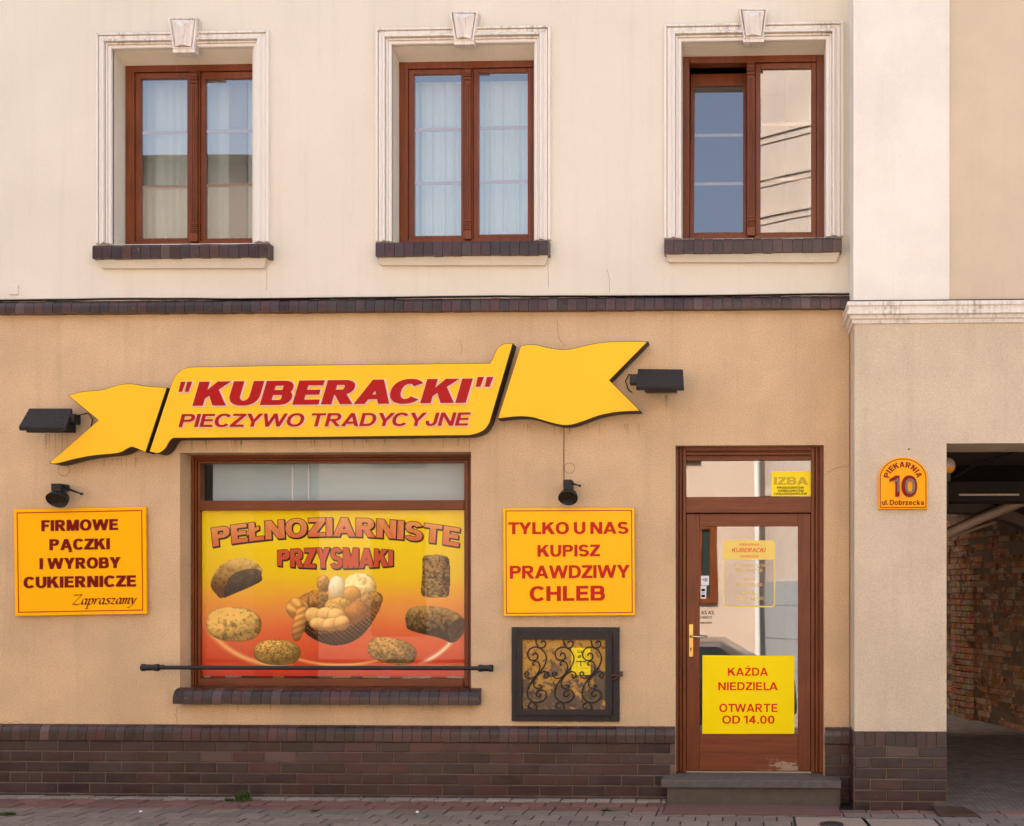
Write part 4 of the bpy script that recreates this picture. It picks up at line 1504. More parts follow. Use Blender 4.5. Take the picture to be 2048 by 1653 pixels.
def door():
    fx0, fx1 = P(1353, 1200, YD)[0], P(1643, 1200, YD)[0]
    lx0, lx1 = P(1372, 1200, YD)[0], P(1622, 1200, YD)[0]
    zt = P(1500, 898, YD)[1]
    zov1, zov0 = P(1500, 921, YD)[1], P(1500, 994, YD)[1]
    ztr = P(1500, 1027, YD)[1]
    zb = .205
    mb = MB()
    # moulded jambs
    for (a, b, yy) in ((0, .22, 0), (.22, .36, .022), (.36, .56, .004), (.56, .68, .026), (.68, 1, .008)):
        mb.box(fx0 + (lx0 - fx0) * a - (.03 if a == 0 else 0), fx0 + (lx0 - fx0) * b, YD + yy - .02, YD + .10, zb, zt + .02)
        mb.box(fx1 - (fx1 - lx1) * b, fx1 - (fx1 - lx1) * a + (.03 if a == 0 else 0), YD + yy - .02, YD + .10, zb, zt + .02)
    hgt = zt + .02 - zov1
    for (a, b, yy) in ((0, .34, 0), (.34, .46, .024), (.46, .64, .004), (.64, .78, .028), (.78, 1, .010)):
        mb.box(lx0, lx1, YD + yy - .016, YD + .10, zt + .02 - hgt * b, zt + .02 - hgt * a)
    d = mb.build('door', 'wood', bak, .004)
    mb = MB()
    mb.box(lx0, lx1, YD - .006, YD + .08, ztr + .002, zov0)
    mb.box(lx0, lx1, YD - .02, YD + .0, ztr + .002, ztr + .014)
    mb.build('transom', 'woodh', d, .004)
    gx0, gx1 = P(1399, 1200, YD)[0], P(1596, 1200, YD)[0]
    gz1, gz0 = P(1500, 1053, YD)[1], P(1500, 1469, YD)[1]
    mb = MB()
    mb.box(lx0 + .004, gx0, YD + .004, YD + .06, zb + .012, ztr - .004)
    mb.box(gx1, lx1 - .004, YD + .004, YD + .06, zb + .012, ztr - .004)
    mb.build('stile', 'wood', d, .003)
    mb = MB()
    mb.box(gx0 + .001, gx1 - .001, YD + .0055, YD + .06, gz1, ztr - .004)
    mb.build('top_rail', 'woodh', d, .003)
    mb = MB()
    zm = (zb + gz0) / 2
    mb.box(gx0 + .001, gx1 - .001, YD + .0055, YD + .06, zb + .012, zm - .001)
    mb.box(gx0 + .001, gx1 - .001, YD + .0055, YD + .06, zm + .0005, gz0)
    mb.build('kick_panel', 'worn', d, .002)
    mb = MB()
    mb.box(gx0 + .001, gx1 - .001, YD + .026, YD + .030, gz0 + .001, gz1 - .001)
    mb.build('pane', 'glass', d)
    mb = MB()
    mb.box(lx0 + .001, lx1 - .001, YD + .026, YD + .030, zov0 + .001, zov1 - .001)
    mb.build('fanlight_pane', 'glass', d)
    # fitting: long brass plate, lever, lock
    mb = MB()
    x0, x1, z0, z1 = RC(1378, 1249, 1386.5, 1314, YD)
    mb.box(x0, x1, YD - .008, YD + .004, z0, z1)
    h = mb.build('handle', 'brass', d, .003)
    mb = MB()
    lx, lz = P(1382.5, 1273, YD)
    ex, ez = P(1411, 1275, YD - .06)
    mb.lathe([(.013, 0), (.013, -.008), (.009, -.012)], (lx, YD - .008, lz), 'y', 14)
    mb.tube([(lx, YD - .008, lz), (lx, YD - .045, lz), (lx + .008, YD - .058, lz), (lx + .03, YD - .060, lz), (ex, YD - .060, ez), (ex + .004, YD - .050, ez)], [.008, .008, .008, .0075, .0075, .007], 10)
    mb.build('lever', 'steel', d)
    mb = MB()
    kx, kz = P(1382, 1297, YD)
    mb.lathe([(0, -.0105), (.006, -.0105), (.006, -.004)], (kx, YD, kz), 'y', 12)
    mb.box(kx - .0035, kx + .0035, YD - .0102, YD - .005, kz - .024, kz - .004)
    mb.build('lock', 'blackmetal', d)
    # brush strip and threshold
    mb = MB()
    mb.box(lx0, lx1, YD + .0, YD + .05, .2, zb + .008)
    mb.build('threshold', 'steel', d)
    # stone step
    mb = MB()
    sx0, sx1 = P(1322, 1570, -.28)[0], P(1683, 1570, -.28)[0]
    mb.box(DH[0] + .003, DH[1] - .003, -.01, .36, .05, .2)
    mb.box(sx0, sx1, -.28, -.055, .143, .203)
    mb.box(DH[0] + .003, DH[1] - .003, -.055, -.01, .143, .203)
    st = mb.build('doorstep', 'stonestep', bak, .006)
    rx0, rx1 = P(1334, 1595, -.25)[0], P(1681, 1595, -.25)[0]
    mb = MB()
    mb.box(rx0, rx1, -.25, -.05, -.02, .142)
    mb.build('step_riser', 'concrete', st, .006)
    mb = MB()
    mb.box(P(1330, 1625, -.4)[0], P(1678, 1625, -.4)[0], -.62, -.252, -.02, .016)
    mb.build('step_apron', 'redconc', st, .006)


door()


# notices stuck on the door glass
def notice(name, label, corners, y, mat, cat='notice', th=.003, edge=None, bevel=0):
    mb = MB()
    mb.prism(poly_px(corners, y), y, y + th)
    o = mb.build(name, mat, None, bevel)
    return tag(o, label, cat)


yg = YD + .021
n1 = notice('opening_notice', 'bright lemon notice in red capitals at the foot of the door glass', [(1405, 1311), (1588.5, 1312), (1588.5, 1468), (1404.5, 1468)], yg, 'lemon')
kw = dict(s=.20, h=.17, sp=.14)
lettering('lettering', 'redink', n1, [('KAŻDA', 1455.7, 1352, 1536, 1352, 16, kw), ('NIEDZIELA', 1436.5, 1381, 1555.6, 1381, 16, kw), ('OTWARTE', 1438.6, 1424.5, 1555, 1424.5, 16.3, kw), ('OD 14.00', 1444.6, 1447.8, 1549, 1447.8, 16, kw)], yg - .001, .0)
yf_ = YD + .020
n2 = notice('chamber_notice', 'small yellow notice in the corner of the glass above the door', [(1543, 943), (1622.5, 943), (1622.5, 993), (1543, 993)], yf_, 'lemon2')
lettering('lettering', 'olive', n2, [('IZBA', 1548, 970, 1616, 970, 15.5, dict(s=.26, h=.2, sp=.10))], yf_ - .001, 0)
kw = dict(s=.22, h=.2, sp=.12)
lettering('lettering', 'blackink', n2, [('PRODUCENTÓW,', 1554, 978, 1610, 978, 4.3, kw), ('HANDLOWCÓW', 1556, 984, 1608, 984, 4.3, kw), ('I USŁUGODAWCÓW', 1549, 990, 1614, 990, 4.3, kw)], yf_ - .001, 0)


def hours():
    y = YD + .022

    def rr(u0, v0, u1, v1, r, top=True, bot=True):
        out = []
        for (cx, cy, a0) in ((u1 - r, v1 - r, 0), (u0 + r, v1 - r, 90), (u0 + r, v0 + r, 180), (u1 - r, v0 + r, 270)):
            if (a0 in (0, 90) and not bot) or (a0 in (180, 270) and not top):
                out.append((u1 if a0 in (0, 270) else u0, v1 if a0 in (0, 90) else v0))
                continue
            for k in range(6):
                a = R(a0 + 18 * k)
                out.append((cx + r * math.cos(a), cy + r * math.sin(a)))
        return out
    mb = MB()
    mb.prism(poly_px(rr(1446, 1081, 1550.5, 1120, 7, True, False), y), y, y + .001)
    o = mb.build('opening_hours_sticker', 'filmyellow', None)
    tag(o, 'faded see-through yellow opening hours sticker high on the door glass', 'sticker')
    mb = MB()
    outer = rr(1446, 1120.2, 1550.5, 1215, 7, False, True)
    inner = rr(1449, 1120.2, 1547.5, 1212, 5, False, True)
    n = len(outer)
    for i in range(n):
        j = (i + 1) % n
        if outer[i][1] < 1121 and outer[j][1] < 1121: continue
        q = [P(*outer[i], y), P(*outer[j], y), P(*inner[j], y), P(*inner[i], y)]
        mb.face([(a, y, b) for a, b in q])
    mb.build('border', 'filmyellow', o, recalc=False)
    mb = MB()
    mb.face([(a, y + .0006, b) for a, b in poly_px(inner, y)])
    mb.build('tinted_panel', 'filmtint', o, recalc=False)
    k1 = dict(s=.2, h=.18, sp=.14)
    lettering('lettering', 'filmred', o, [('PIEKARNIA', 1479, 1092, 1519, 1092, 4.6, k1), ('KUBERACKI', 1463, 1105, 1530, 1105, 8.6, dict(s=.24, h=.19, sp=.1, shear=.25)), ('ZAPRASZA', 1480, 1115.5, 1518, 1115.5, 4.8, k1)], y - .001, 0)
    lettering('lettering', 'filmyellow2', o, [('PONIEDZIAŁEK - PIĄTEK', 1463.5, 1133.5, 1532, 1133.5, 4.4, k1), ('5:00 - 22:00', 1472, 1144.5, 1525, 1144.5, 6.4, k1), ('SOBOTA', 1487, 1161.5, 1511, 1161.5, 4.2, k1),
                                              ('5:00 - 14:00', 1472, 1173, 1525, 1173, 6.4, k1), ('NIEDZIELA', 1483, 1188.5, 1514, 1188.5, 4.2, k1), ('14:00 - 22:00', 1470, 1200, 1527, 1200, 6.4, k1)], y - .001, 0)


hours()
ys_ = YD + .022
n3 = notice('payment_sticker', 'small white sticker with blue bars on the left edge of the door glass', [(1402, 1152), (1418, 1152), (1418, 1171), (1402, 1171)], ys_, 'whitevinyl', 'sticker')
mb = MB()
for u, hgt, c in ((1404, 2, 0), (1407, 6, 0), (1410, 8, 1), (1413, 6, 1)):
    x0, x1, z0, z1 = RC(u, 1160 - hgt / 2, u + 1.6, 1160 + hgt / 2, ys_)
    mb.box(x0, x1, ys_ - .001, ys_, z0, z1)
mb.build('emblem', 'blueink', n3)
n4 = notice('card_sticker', 'narrow white sticker strip with small dark marks beneath the blue-barred sticker', [(1401, 1172), (1413, 1172), (1412, 1198), (1401, 1198)], ys_, 'whitevinyl', 'sticker')
mb = MB()
for v0, v1 in ((1178, 1183), (1186, 1187), (1190, 1195)):
    x0, x1, z0, z1 = RC(1403, v0, 1410, v1, ys_)
    mb.box(x0, x1, ys_ - .001, ys_, z0, z1)
mb.build('emblem', 'blackink', n4)
# reflection of a sign across the street, drawn as mirrored letters on glass
mb = MB()
for txt, u0, u1, v, cap in (('ZA ZA', 1402, 1428, 1229, 7), ('STARKO', 1400, 1424, 1238, 5.5), ('NARAMA', 1400, 1424, 1248, 4)):
    add_text(mb, txt, line_map(u1, v, u0, v, cap, YD + .024), YD + .024, 0, s=.2, h=.16, sp=.12)
tag(mb.build('reflected_lettering', 'blackink', None, recalc=False), 'reflected street sign drawn as small black mirrored lettering on the door glass above the handle', 'lettering')

# ---------------------------------------------------------------- banner sign
def banner():
    yf, yb = -.155, -.02
    root = empty('banner_sign', 'yellow ribbon-shaped bakery sign with red raised lettering above the shop window', 'shop sign')
    left = smooth_closed([(135, 791), (165, 783.5), (206, 779.5), (225, 773), (244, 768.5), (266, 768), (292, 772), (334, 775.5), (291, 905.5), (277, 899.5), (264, 895), (255, 898), (236, 907), (187, 912), (150, 919), (113, 928), (97, 927), (196, 841)], (0, 7, 8, 16, 17), 5)
    mid = smooth_closed([(298, 904), (343, 766), (352.6, 748.8), (366, 738), (383, 734), (640, 730), (979, 726.5), (985, 717), (992.6, 700), (1002, 690.6), (1014, 686.5), (1026, 687), (979.5, 846), (970, 859.5), (957, 867), (940, 871.5), (640, 875), (346, 877), (339.5, 883), (332, 896), (324.5, 903), (315, 907.5)], (0, 1, 4, 5, 6, 11, 12, 15, 16, 17), 5)
    right = smooth_closed([(1040.6, 692.5), (1056, 689.5), (1075, 690), (1096, 695.5), (1124, 699), (1146, 697), (1176, 690), (1203, 685), (1240, 683), (1296.5, 683), (1219.5, 761), (1282, 822.7), (1240, 824.5), (1218, 827.6), (1195, 833), (1165, 844), (1143, 850.5), (1124, 851), (1101, 846), (1079, 839.6), (1060, 835), (1034, 834), (995, 838)], (0, 9, 10, 11, 22), 5)
    for nm, pl in (('ribbon_tail', left), ('sign_panel', mid), ('ribbon_tail', right)):
        w = poly_px(pl, yf)
        mb = MB()
        mb.prism(w, yf + .006, yb)
        o = mb.build(nm, 'signside', root)
        mb = MB()
        ins = offset_poly(w, -.0045)
        mb.prism(ins, yf, yf + .008)
        mb.build('face', 'acrylic', o, .0015, seg=1)
        # hidden wall brackets
        cx = sum(p[0] for p in w) / len(w)
        cz = sum(p[1] for p in w) / len(w)
        mb = MB()
        mb.box(cx - .1, cx + .1, yb, .0, cz - .02, cz + .02)
        mb.build('bracket', 'iron', o)
    yl = yf - .012
    big = dict(s=.285, h=.205, sp=.075)
    sml = dict(s=.195, h=.165, sp=.105, space=.38)
    for txt, u0, v0, u1, v1, cap, shr, kw, gr in (('KUBERACKI', 384.5, 812, 931, 806, 49, .30, big, .036), ('"', 346, 817, 368, 817, 54, .30, dict(s=.26, h=.2), .036), ('"', 940, 806, 971, 806, 52, .30, dict(s=.26, h=.2), .036),
                                                  ('PIECZYWO TRADYCYJNE', 357, 854.5, 935, 851.5, 26.5, .27, sml, .045)):
        a = MB()
        add_text(a, txt, line_map(u0 + .8, v0 + .8, u1 + .8, v1 + .8, cap, yl, shr), yf - .006, .006, grow=gr, zs=.00002, **kw)
        a.build('letter_backing', 'whiteedge', root, recalc=False)
        b = MB()
        add_text(b, txt, line_map(u0, v0, u1, v1, cap, yl, shr), yl, .006, zs=.00002, **kw)
        b.build('lettering', 'redface', root, recalc=False)


banner()


# ---------------------------------------------------------------- boards
def board(name, label, q, mat, bmat, inset, lw, y=-.045):
    root_poly = poly_px(q, y)
    mb = MB()
    mb.prism(root_poly, y, y + .022)
    o = mb.build(name, mat, None, .002)
    tag(o, label, 'sign board')
    cx = sum(p[0] for p in q) / 4
    cy = sum(p[1] for p in q) / 4

    def ins(d):
        return [(u + (d if u < cx else -d), v + (d if v < cy else -d)) for u, v in q]
    a, b = poly_px(ins(inset), y), poly_px(ins(inset + lw), y)
    mb = MB()
    for i in range(4):
        j = (i + 1) % 4
        mb.face([(p[0], y - .0015, p[1]) for p in (a[i], a[j], b[j], b[i])])
    mb.build('border', bmat, o, recalc=False)
    for p in root_poly:
        mb = MB()
        mb.box(p[0] * .9 + .1 * sum(t[0] for t in root_poly) / 4 - .01, p[0] * .9 + .1 * sum(t[0] for t in root_poly) / 4 + .01, y + .022, 0, p[1] * .9 + .1 * sum(t[1] for t in root_poly) / 4 - .01, p[1] * .9 + .1 * sum(t[1] for t in root_poly) / 4 + .01)
        mb.build('standoff', 'iron', o)
    return o


b1 = board('sign_board', 'deep yellow board with maroon capitals under the left spotlight, ending in cursive script', [(27, 1019), (291, 1014), (293, 1228), (30, 1232.5)], 'board1', 'border1', 6.5, 2.0)
kw = dict(s=.285, h=.21, sp=.085)
yb_ = -.0475
lettering('lettering', 'maroon', b1, [('FIRMOWE', 82.5, 1063, 236, 1060.5, 22.5, kw), ('PĄCZKI', 98.6, 1101, 219.5, 1099, 22.5, kw), ('I WYROBY', 79, 1139, 241, 1136.5, 22.5, kw), ('CUKIERNICZE', 47, 1177, 272, 1173.5, 23, kw)], yb_, .0015)


# the cursive line, drawn with a broad nib
def script(parent):
    X = {}
    X['Z'] = [[(.02, .95), (.12, 1.0), (.30, .97), (.48, 1.0), (.62, 1.0), (.45, .72), (.22, .38), (.03, .05), (.15, .05), (.32, .0), (.48, .02), (.62, .12)]], .62
    X['a'] = [[(.36, .52), (.26, .60), (.13, .50), (.06, .28), (.08, .08), (.17, .02), (.28, .14), (.37, .36), (.41, .58)], [(.40, .55), (.35, .25), (.34, .06), (.40, .01), (.50, .10)]], .47
    X['p'] = [[(.0, .48), (.10, .58), (.12, .50), (.07, .2), (.0, -.2), (-.05, -.42)], [(-.14, -.42), (.06, -.41)], [(.09, .36), (.22, .57), (.33, .58), (.40, .42), (.36, .18), (.24, .02), (.13, .02), (.06, .10)]], .45
    X['r'] = [[(.0, .48), (.10, .58), (.12, .48), (.07, .2), (.03, .0)], [(.09, .32), (.2, .52), (.30, .60), (.36, .55)]], .35
    X['s'] = [[(.32, .54), (.24, .60), (.12, .54), (.13, .42), (.26, .26), (.24, .08), (.12, .0), (.02, .06)]], .34
    X['z'] = [[(.03, .52), (.12, .58), (.26, .54), (.36, .57), (.22, .30), (.03, .04), (.14, .06), (.26, .0), (.38, .05)]], .40
    X['m'] = [[(.0, .48), (.09, .58), (.11, .48), (.06, .2), (.02, .0)], [(.08, .3), (.2, .54), (.28, .58), (.31, .48), (.25, .2), (.21, .0)], [(.28, .3), (.4, .54), (.48, .58), (.51, .48), (.45, .18), (.45, .04), (.50, .01), (.58, .08)]], .58
    X['y'] = [[(.0, .50), (.08, .58), (.14, .50), (.16, .25), (.20, .02)], [(.42, .58), (.36, .34), (.22, .02), (.06, -.28), (-.06, -.38), (-.14, -.36)]], .42
    word = 'Zapraszamy'
    tot = sum(X[c][1] for c in word) + .02 * len(word)
    f = line_map(145, 1210, 272, 1207.5, 20, yb_, .10)
    mb = MB()
    x = 0
    n = 0
    nib = Vector((math.cos(R(38)), math.sin(R(38)))) * .07
    for ch in word:
        for st in X[ch][0]:
            pts = catmull(st, 5)
            for p, q in zip(pts, pts[1:]):
                a, b = Vector(p), Vector(q)
                quad = [a - nib, a + nib, b + nib, b - nib]
                th = Vector((0, .026))
                quad2 = [a - th - nib * .4, a + th - nib * .4, b + th + nib * .4, b - th + nib * .4]
                for qd in (quad, quad2):
                    n += 1
                    mb.face([(*(lambda w: (w[0], yb_ - n * .000002, w[1]))(f((x + v.x) / tot, v.y)),) for v in qd])
        x += X[ch][1] + .02
    mb.build('script_lettering', 'maroon', parent, recalc=False)


script(b1)
b2 = board('sign_board', 'glossy yellow board with scarlet capitals between shop window and door, above the iron cabinet', [(1006.5, 1017), (1268.5, 1016), (1270, 1231), (1007.5, 1232.5)], 'board2', 'border2', 4.5, 1.8)
kw2 = dict(s=.235, h=.19, sp=.11)
lettering('lettering', 'scarlet', b2, [('TYLKO U NAS', 1016.5, 1069, 1257, 1068, 24, kw2), ('KUPISZ', 1075, 1114, 1200, 1113, 23.5, kw2), ('PRAWDZIWY', 1019.6, 1158, 1259.6, 1156, 26, dict(s=.235, h=.19, sp=.085)), ('CHLEB', 1059.5, 1203, 1210, 1201.5, 30, kw2)], yb_, .0015)


# ---------------------------------------------------------------- lamps on the wall
def floodlight(label, tl, tr, br, bl, lower, bracket_side):
    """box floodlight: hinged visor on top, lamp body below, bracket to the wall"""
    root = empty('floodlight', label, 'floodlight', 'floodlights beside the ribbon sign')
    yt, yf = -.12, -.30
    a, b = P(*tl, yt), P(*tr, yt)
    c, d = P(*br, yf), P(*bl, yf)
    mb = MB()
    t = .03
    vs = [(d[0], yf, d[1]), (c[0], yf, c[1]), (b[0], yt, b[1]), (a[0], yt, a[1])]
    vs2 = [(x, y + .012, z - t) for x, y, z in vs]
    mb.idx(vs + vs2, [(0, 1, 2, 3), (7, 6, 5, 4), (0, 4, 5, 1), (1, 5, 6, 2), (2, 6, 7, 3), (3, 7, 4, 0)])
    mb.build('visor', 'dusty', root, .004)
    x0, x1, z0, z1 = RC(*lower, -.2)
    mb = MB()
    zz = min(a[1], b[1]) - .04
    mb.idx([(x0, -.27, z0), (x1, -.27, z0), (x1, -.10, z0 + .02), (x0, -.10, z0 + .02), (x0, -.285, z1 + .012), (x1, -.285, z1 + .012), (x1, -.10, zz), (x0, -.10, zz)],
           [(0, 1, 2, 3), (0, 4, 5, 1), (1, 5, 6, 2), (2, 6, 7, 3), (3, 7, 4, 0), (4, 7, 6, 5)])
    for k in range(7):
        xx = x0 + (x1 - x0) * (k + .5) / 7
        mb.box(xx - .003, xx + .003, -.115, -.075, z0 + .03, zz - .005)
    mb.build('lamp_body', 'blackmetal', root, .003)
    mb = MB()
    mb.tube([((x0 + x1) / 2, -.11, (z0 + zz) / 2), ((x0 + x1) / 2, .0, (z0 + zz) / 2 - .01)], .016, 8)
    mb.lathe([(0, -.012), (.035, -.012), (.035, 0)], ((x0 + x1) / 2, 0, (z0 + zz) / 2 - .01), 'y', 14)
    mb.build('bracket', 'blackmetal', root)
    xs = b[0] if bracket_side > 0 else a[0]
    mb = MB()
    zc = (a[1] + d[1]) / 2
    mb.box(min(xs, xs + bracket_side * .06), max(xs, xs + bracket_side * .06), -.19, -.10, zc - .045, zc + .03)
    mb.tube([(xs + bracket_side * .04, -.11, zc + .03), (xs + bracket_side * .08, -.03, zc + .06), (xs + bracket_side * .11, -.02, zc + .01), (xs + bracket_side * .09, -.015, zc - .06), (xs + bracket_side * .06, .0, zc - .08)], .005, 6)
    mb.build('junction_box', 'blackmetal', root, .002)
    return root


floodlight('slanted black floodlight at the notched left tail of the ribbon sign', (58, 817), (144, 817), (131, 855), (37, 854), (64, 856, 137, 868), 1)
floodlight('square-on black floodlight at the right tip of the ribbon sign', (1276, 738), (1366, 739), (1368, 774), (1272, 773), (1291, 777, 1353, 788), -1)


def spotlight(label, box, body, arm):
    root = empty('spotlight', label, 'spotlight', 'spotlights above the sign boards')
    x0, x1, z0, z1 = RC(*box, -.12)
    mb = MB()
    mb.box(x0, x1, -.14, -.02, z0 - .01, z1)
    mb.box(x0 + .008, x1 - .008, -.02, .0, z0, z1 - .01)
    mb.build('mount', 'blackmetal', root, .003)
    bx0, bx1, bz0, bz1 = RC(*body, -.15)
    cx, cz, rx, rz = (bx0 + bx1) / 2, (bz0 + bz1) / 2, (bx1 - bx0) / 2, (bz1 - bz0) / 2
    mb = MB()   # drum lamp head, tipped down towards the board
    prof = [(0, .0), (rx * .45, .0), (rx * .75, -.015), (rx * .92, -.05), (rx, -.085), (rx, -.10), (rx * .93, -.104), (rx * .88, -.095), (0, -.09)]
    mb.lathe(prof, (0, 0, 0), 'y', 24)
    t = R(38)
    q = []
    for x, y, z in mb.v:
        y2, z2 = y * math.cos(t) - z * math.sin(t), y * math.sin(t) + z * math.cos(t)
        q.append((cx + x, -.09 + y2, cz + .012 + z2 * .85))
    mb.v = q
    mb.build('lamp_head', 'blackmetal', root)
    mb = MB()
    mb.box(cx - rx * .45, cx + rx * .45, -.175, -.10, cz + rz * .35, cz + rz * .95)
    mb.box(cx - .03, cx + .03, -.182, -.12, cz - .02, cz + .01)
    mb.build('gear_box', 'dusty', root, .003)
    ax, az = P(*arm, -.10)
    mb = MB()
    mb.tube([(x1 - .01, -.1, (z0 + z1) / 2 + .01), ((x1 + ax) / 2, -.105, (z0 + az) / 2 + .012), (ax, -.10, az)], .006, 8)
    mb.tube([(x1 - .02, -.11, z0 + .015), (ax - .02, -.11, az + .005)], .005, 8)
    mb.box(ax - .008, ax + .008, -.112, -.088, az - .01, az + .008)
    mb.build('arm', 'blackmetal', root)
    return root


spotlight('weathered black spotlight above the maroon-lettered board', (105, 968, 124, 979), (95, 976, 136, 1007), (163, 988))
spotlight('black spotlight with a grey plate above the scarlet-lettered board', (1127, 960, 1143, 973), (1117, 972, 1156, 1003), (1160, 972))
mb = MB()
p = [P(1127.5, v, -.004) for v in (846, 880, 915, 962)]
mb.tube([(x + (.002 if i % 2 else 0), -.006, z) for i, (x, z) in enumerate(p)], .0032, 6)
tag(mb.build('cable', 'cable', None), 'thin cable hanging from the ribbon sign down to a spotlight', 'cable')

# ---------------------------------------------------------------- guard rail in front of the shop window
rail = empty('guard_rail', 'dark metal guard rail across the foot of the shop window', 'rail')
yr = -.20
a, b = P(300, 1335.5, yr), P(972, 1337, yr)
mb = MB()
mb.tube([(a[0], yr, a[1]), (b[0], yr, b[1])], .0165, 14)
mb.build('bar', 'iron', rail)
for u0, u1 in ((283, 318), (957, 986)):
    c0, c1 = P(u0, 1336, yr), P(u1, 1337, yr)
    zz = a[1] + (b[1] - a[1]) * ((u0 + u1) / 2 - 300) / 672
    mb = MB()
    L = c1[0] - c0[0]
    mb.lathe([(0, 0), (.026, 0), (.029, .004), (.029, .03), (.025, .034), (.025, L - .034), (.029, L - .03), (.029, L - .004), (.026, L), (0, L)], (c0[0], yr, zz), 'x', 18)
    mb.tube([((c0[0] + c1[0]) / 2, yr + .02, zz), ((c0[0] + c1[0]) / 2, 0, zz - .004)], .014, 10)
    mb.build('end_bracket', 'iron', rail)


# ---------------------------------------------------------------- gas cabinet
def gas_cabinet():
    root = empty('gas_cabinet', 'black iron gas cabinet with scrolled grille over tarnished brass, beside the door', 'cabinet')
    x0, x1, z0, z1 = RC(1023, 1255, 1238.5, 1443.5, -.03)
    mb = MB()
    mb.ring(x0, x1, z0, z1, .055, .075, .06, .045, -.03, .02)
    mb.build('outer_frame', 'iron', root, .004)
    dx0, dx1, dz0, dz1 = RC(1033.5, 1265.5, 1224, 1432, -.06)
    ix0, ix1, iz0, iz1 = RC(1044, 1280, 1211, 1420, -.05)
    mb = MB()
    mb.ring(dx0, dx1, dz0, dz1, ix0 - dx0, dx1 - ix1, iz0 - dz0, dz1 - iz1, -.06, -.031)
    mb.ring(dx0 + .008, dx1 - .008, dz0 + .008, dz1 - .008, .012, .012, .012, .012, -.064, -.0605)
    dr = mb.build('cabinet_door', 'iron', root, .003)
    mb = MB()
    mb.box(ix0 - .01, ix1 + .01, -.028, -.02, iz0 - .01, iz1 + .01)
    mb.build('brass_plate', 'patina', root)
    C = lambda x, y: P(980 + x / 6.356, 1220 + y / 6.356, -.048)
    S1 = [(545, 590), (548, 562), (575, 550), (602, 572), (602, 615), (570, 642), (510, 636), (476, 575), (500, 505), (570, 474), (650, 498), (703, 565), (714, 640), (684, 722), (622, 802), (545, 890), (492, 970), (470, 1060), (492, 1132), (550, 1174), (622, 1178), (690, 1142), (713, 1085), (692, 1036), (642, 1020), (597, 1043), (584, 1080), (606, 1106), (640, 1094), (644, 1070)]
    S2 = [(572, 700), (548, 705), (540, 682), (568, 657), (612, 668), (634, 722), (618, 785), (575, 842), (520, 872), (468, 862), (442, 822), (456, 790), (488, 798), (486, 828), (468, 832)]
    S3 = [(700, 815), (690, 850), (715, 866), (742, 838), (728, 800), (680, 786), (625, 815), (575, 872), (550, 935), (568, 985), (610, 1006), (645, 985), (640, 958), (612, 962)]
    S4 = [(584, 372), (590, 430), (626, 482), (680, 478), (706, 440), (694, 404), (660, 402), (646, 424)]
    S5 = [(592, 1280), (582, 1215), (545, 1178), (500, 1190), (484, 1224), (500, 1252), (528, 1246)]
    for k in range(3):
        mb = MB()
        for q, pl in enumerate((S1, S2, S3, S4, S5)):
            pts = [(x + 350 * k, y) for x, y in pl]
            cc = catmull(pts, 4)
            mb.tube([(C(*p)[0], -.047 - .002 * (q % 2), C(*p)[1]) for p in cc], .0052, 6)
        mb.build('scroll', 'iron', dr)
    # gas plate
    g = poly_px([(1143, 1296), (1181, 1296), (1181, 1350), (1143, 1350)], -.034)
    mb = MB()
    mb.prism(g, -.034, -.029)
    gp = mb.build('gas_plate', 'lemon2', root)
    a = MB()
    y = -.0345
    add_text(a, 'G', line_map(1155, 1306.5, 1159.6, 1306.5, 6, y), y, 0, s=.2, h=.17)
    add_text(a, 'a', line_map(1160.5, 1306.5, 1164, 1306.5, 6, y), y, 0, s=.2, h=.17)
    add_text(a, 'z', line_map(1165, 1306.5, 1168.6, 1306.5, 6, y), y, 0, s=.2, h=.17)
    for (u0, v0, u1, v1) in ((1152, 1322.3, 1172, 1324.2), (1160.8, 1324.2, 1162.6, 1333)):
        x0_, x1_, z0_, z1_ = RC(u0, v0, u1, v1, y)
        a.box(x0_, x1_, y - .0005, y + .0005, z0_, z1_)
    cx, cz = P(1158.5, 1314, y)
    a.tube([(cx + .011 * math.cos(i * .5236), y, cz + .009 * math.sin(i * .5236)) for i in range(13)], .0022, 4)
    a.tube([(cx - .016, y, cz - .012), (cx + .016, y, cz + .012)], .002, 4)
    a.build('lettering', 'blackink', gp, recalc=False)
    a = MB()
    for (u0, v0, u1, v1) in ((1146.5, 1310, 1150.5, 1316), (1146, 1326, 1178, 1336), (1152, 1326, 1156, 1336), (1163, 1326, 1168, 1336), (1163, 1309, 1168, 1316), (1171, 1309, 1176, 1316), (1153, 1338, 1176, 1346), (1160, 1338, 1165, 1346)):
        q = [P(u0, v0, y), P(u1, v0, y), P(u1, v1, y), P(u0, v1, y), P(u0, v0, y)]
        a.tube([(p[0], y, p[1]) for p in q], .0009, 4)
    a.build('printed_boxes', 'olive', gp, recalc=False)
    # hinges and latch
    for v in (1305, 1390):
        hx, hz = P(1032, v, -.05)
        mb = MB()
        mb.tube([(hx, -.05, hz - .045), (hx, -.05, hz + .045)], .008, 10)
        mb.build('hinge', 'iron', root)
    lx, lz = P(1233, 1352, -.05)
    mb = MB()
    mb.tube([(lx - .035, -.06, lz), (lx - .01, -.07, lz + .008), (lx + .015, -.065, lz - .004), (lx + .035, -.05, lz + .012)], [.008, .012, .010, .008], 8)
    mb.tube([(lx - .03, -.055, lz - .03), (lx, -.07, lz - .02), (lx + .01, -.06, lz + .02)], .008, 8)
    mb.box(lx + .025, lx + .05, -.07, -.035, lz - .005, lz + .035)
    mb.build('latch', 'rust', root, .002)


gas_cabinet()

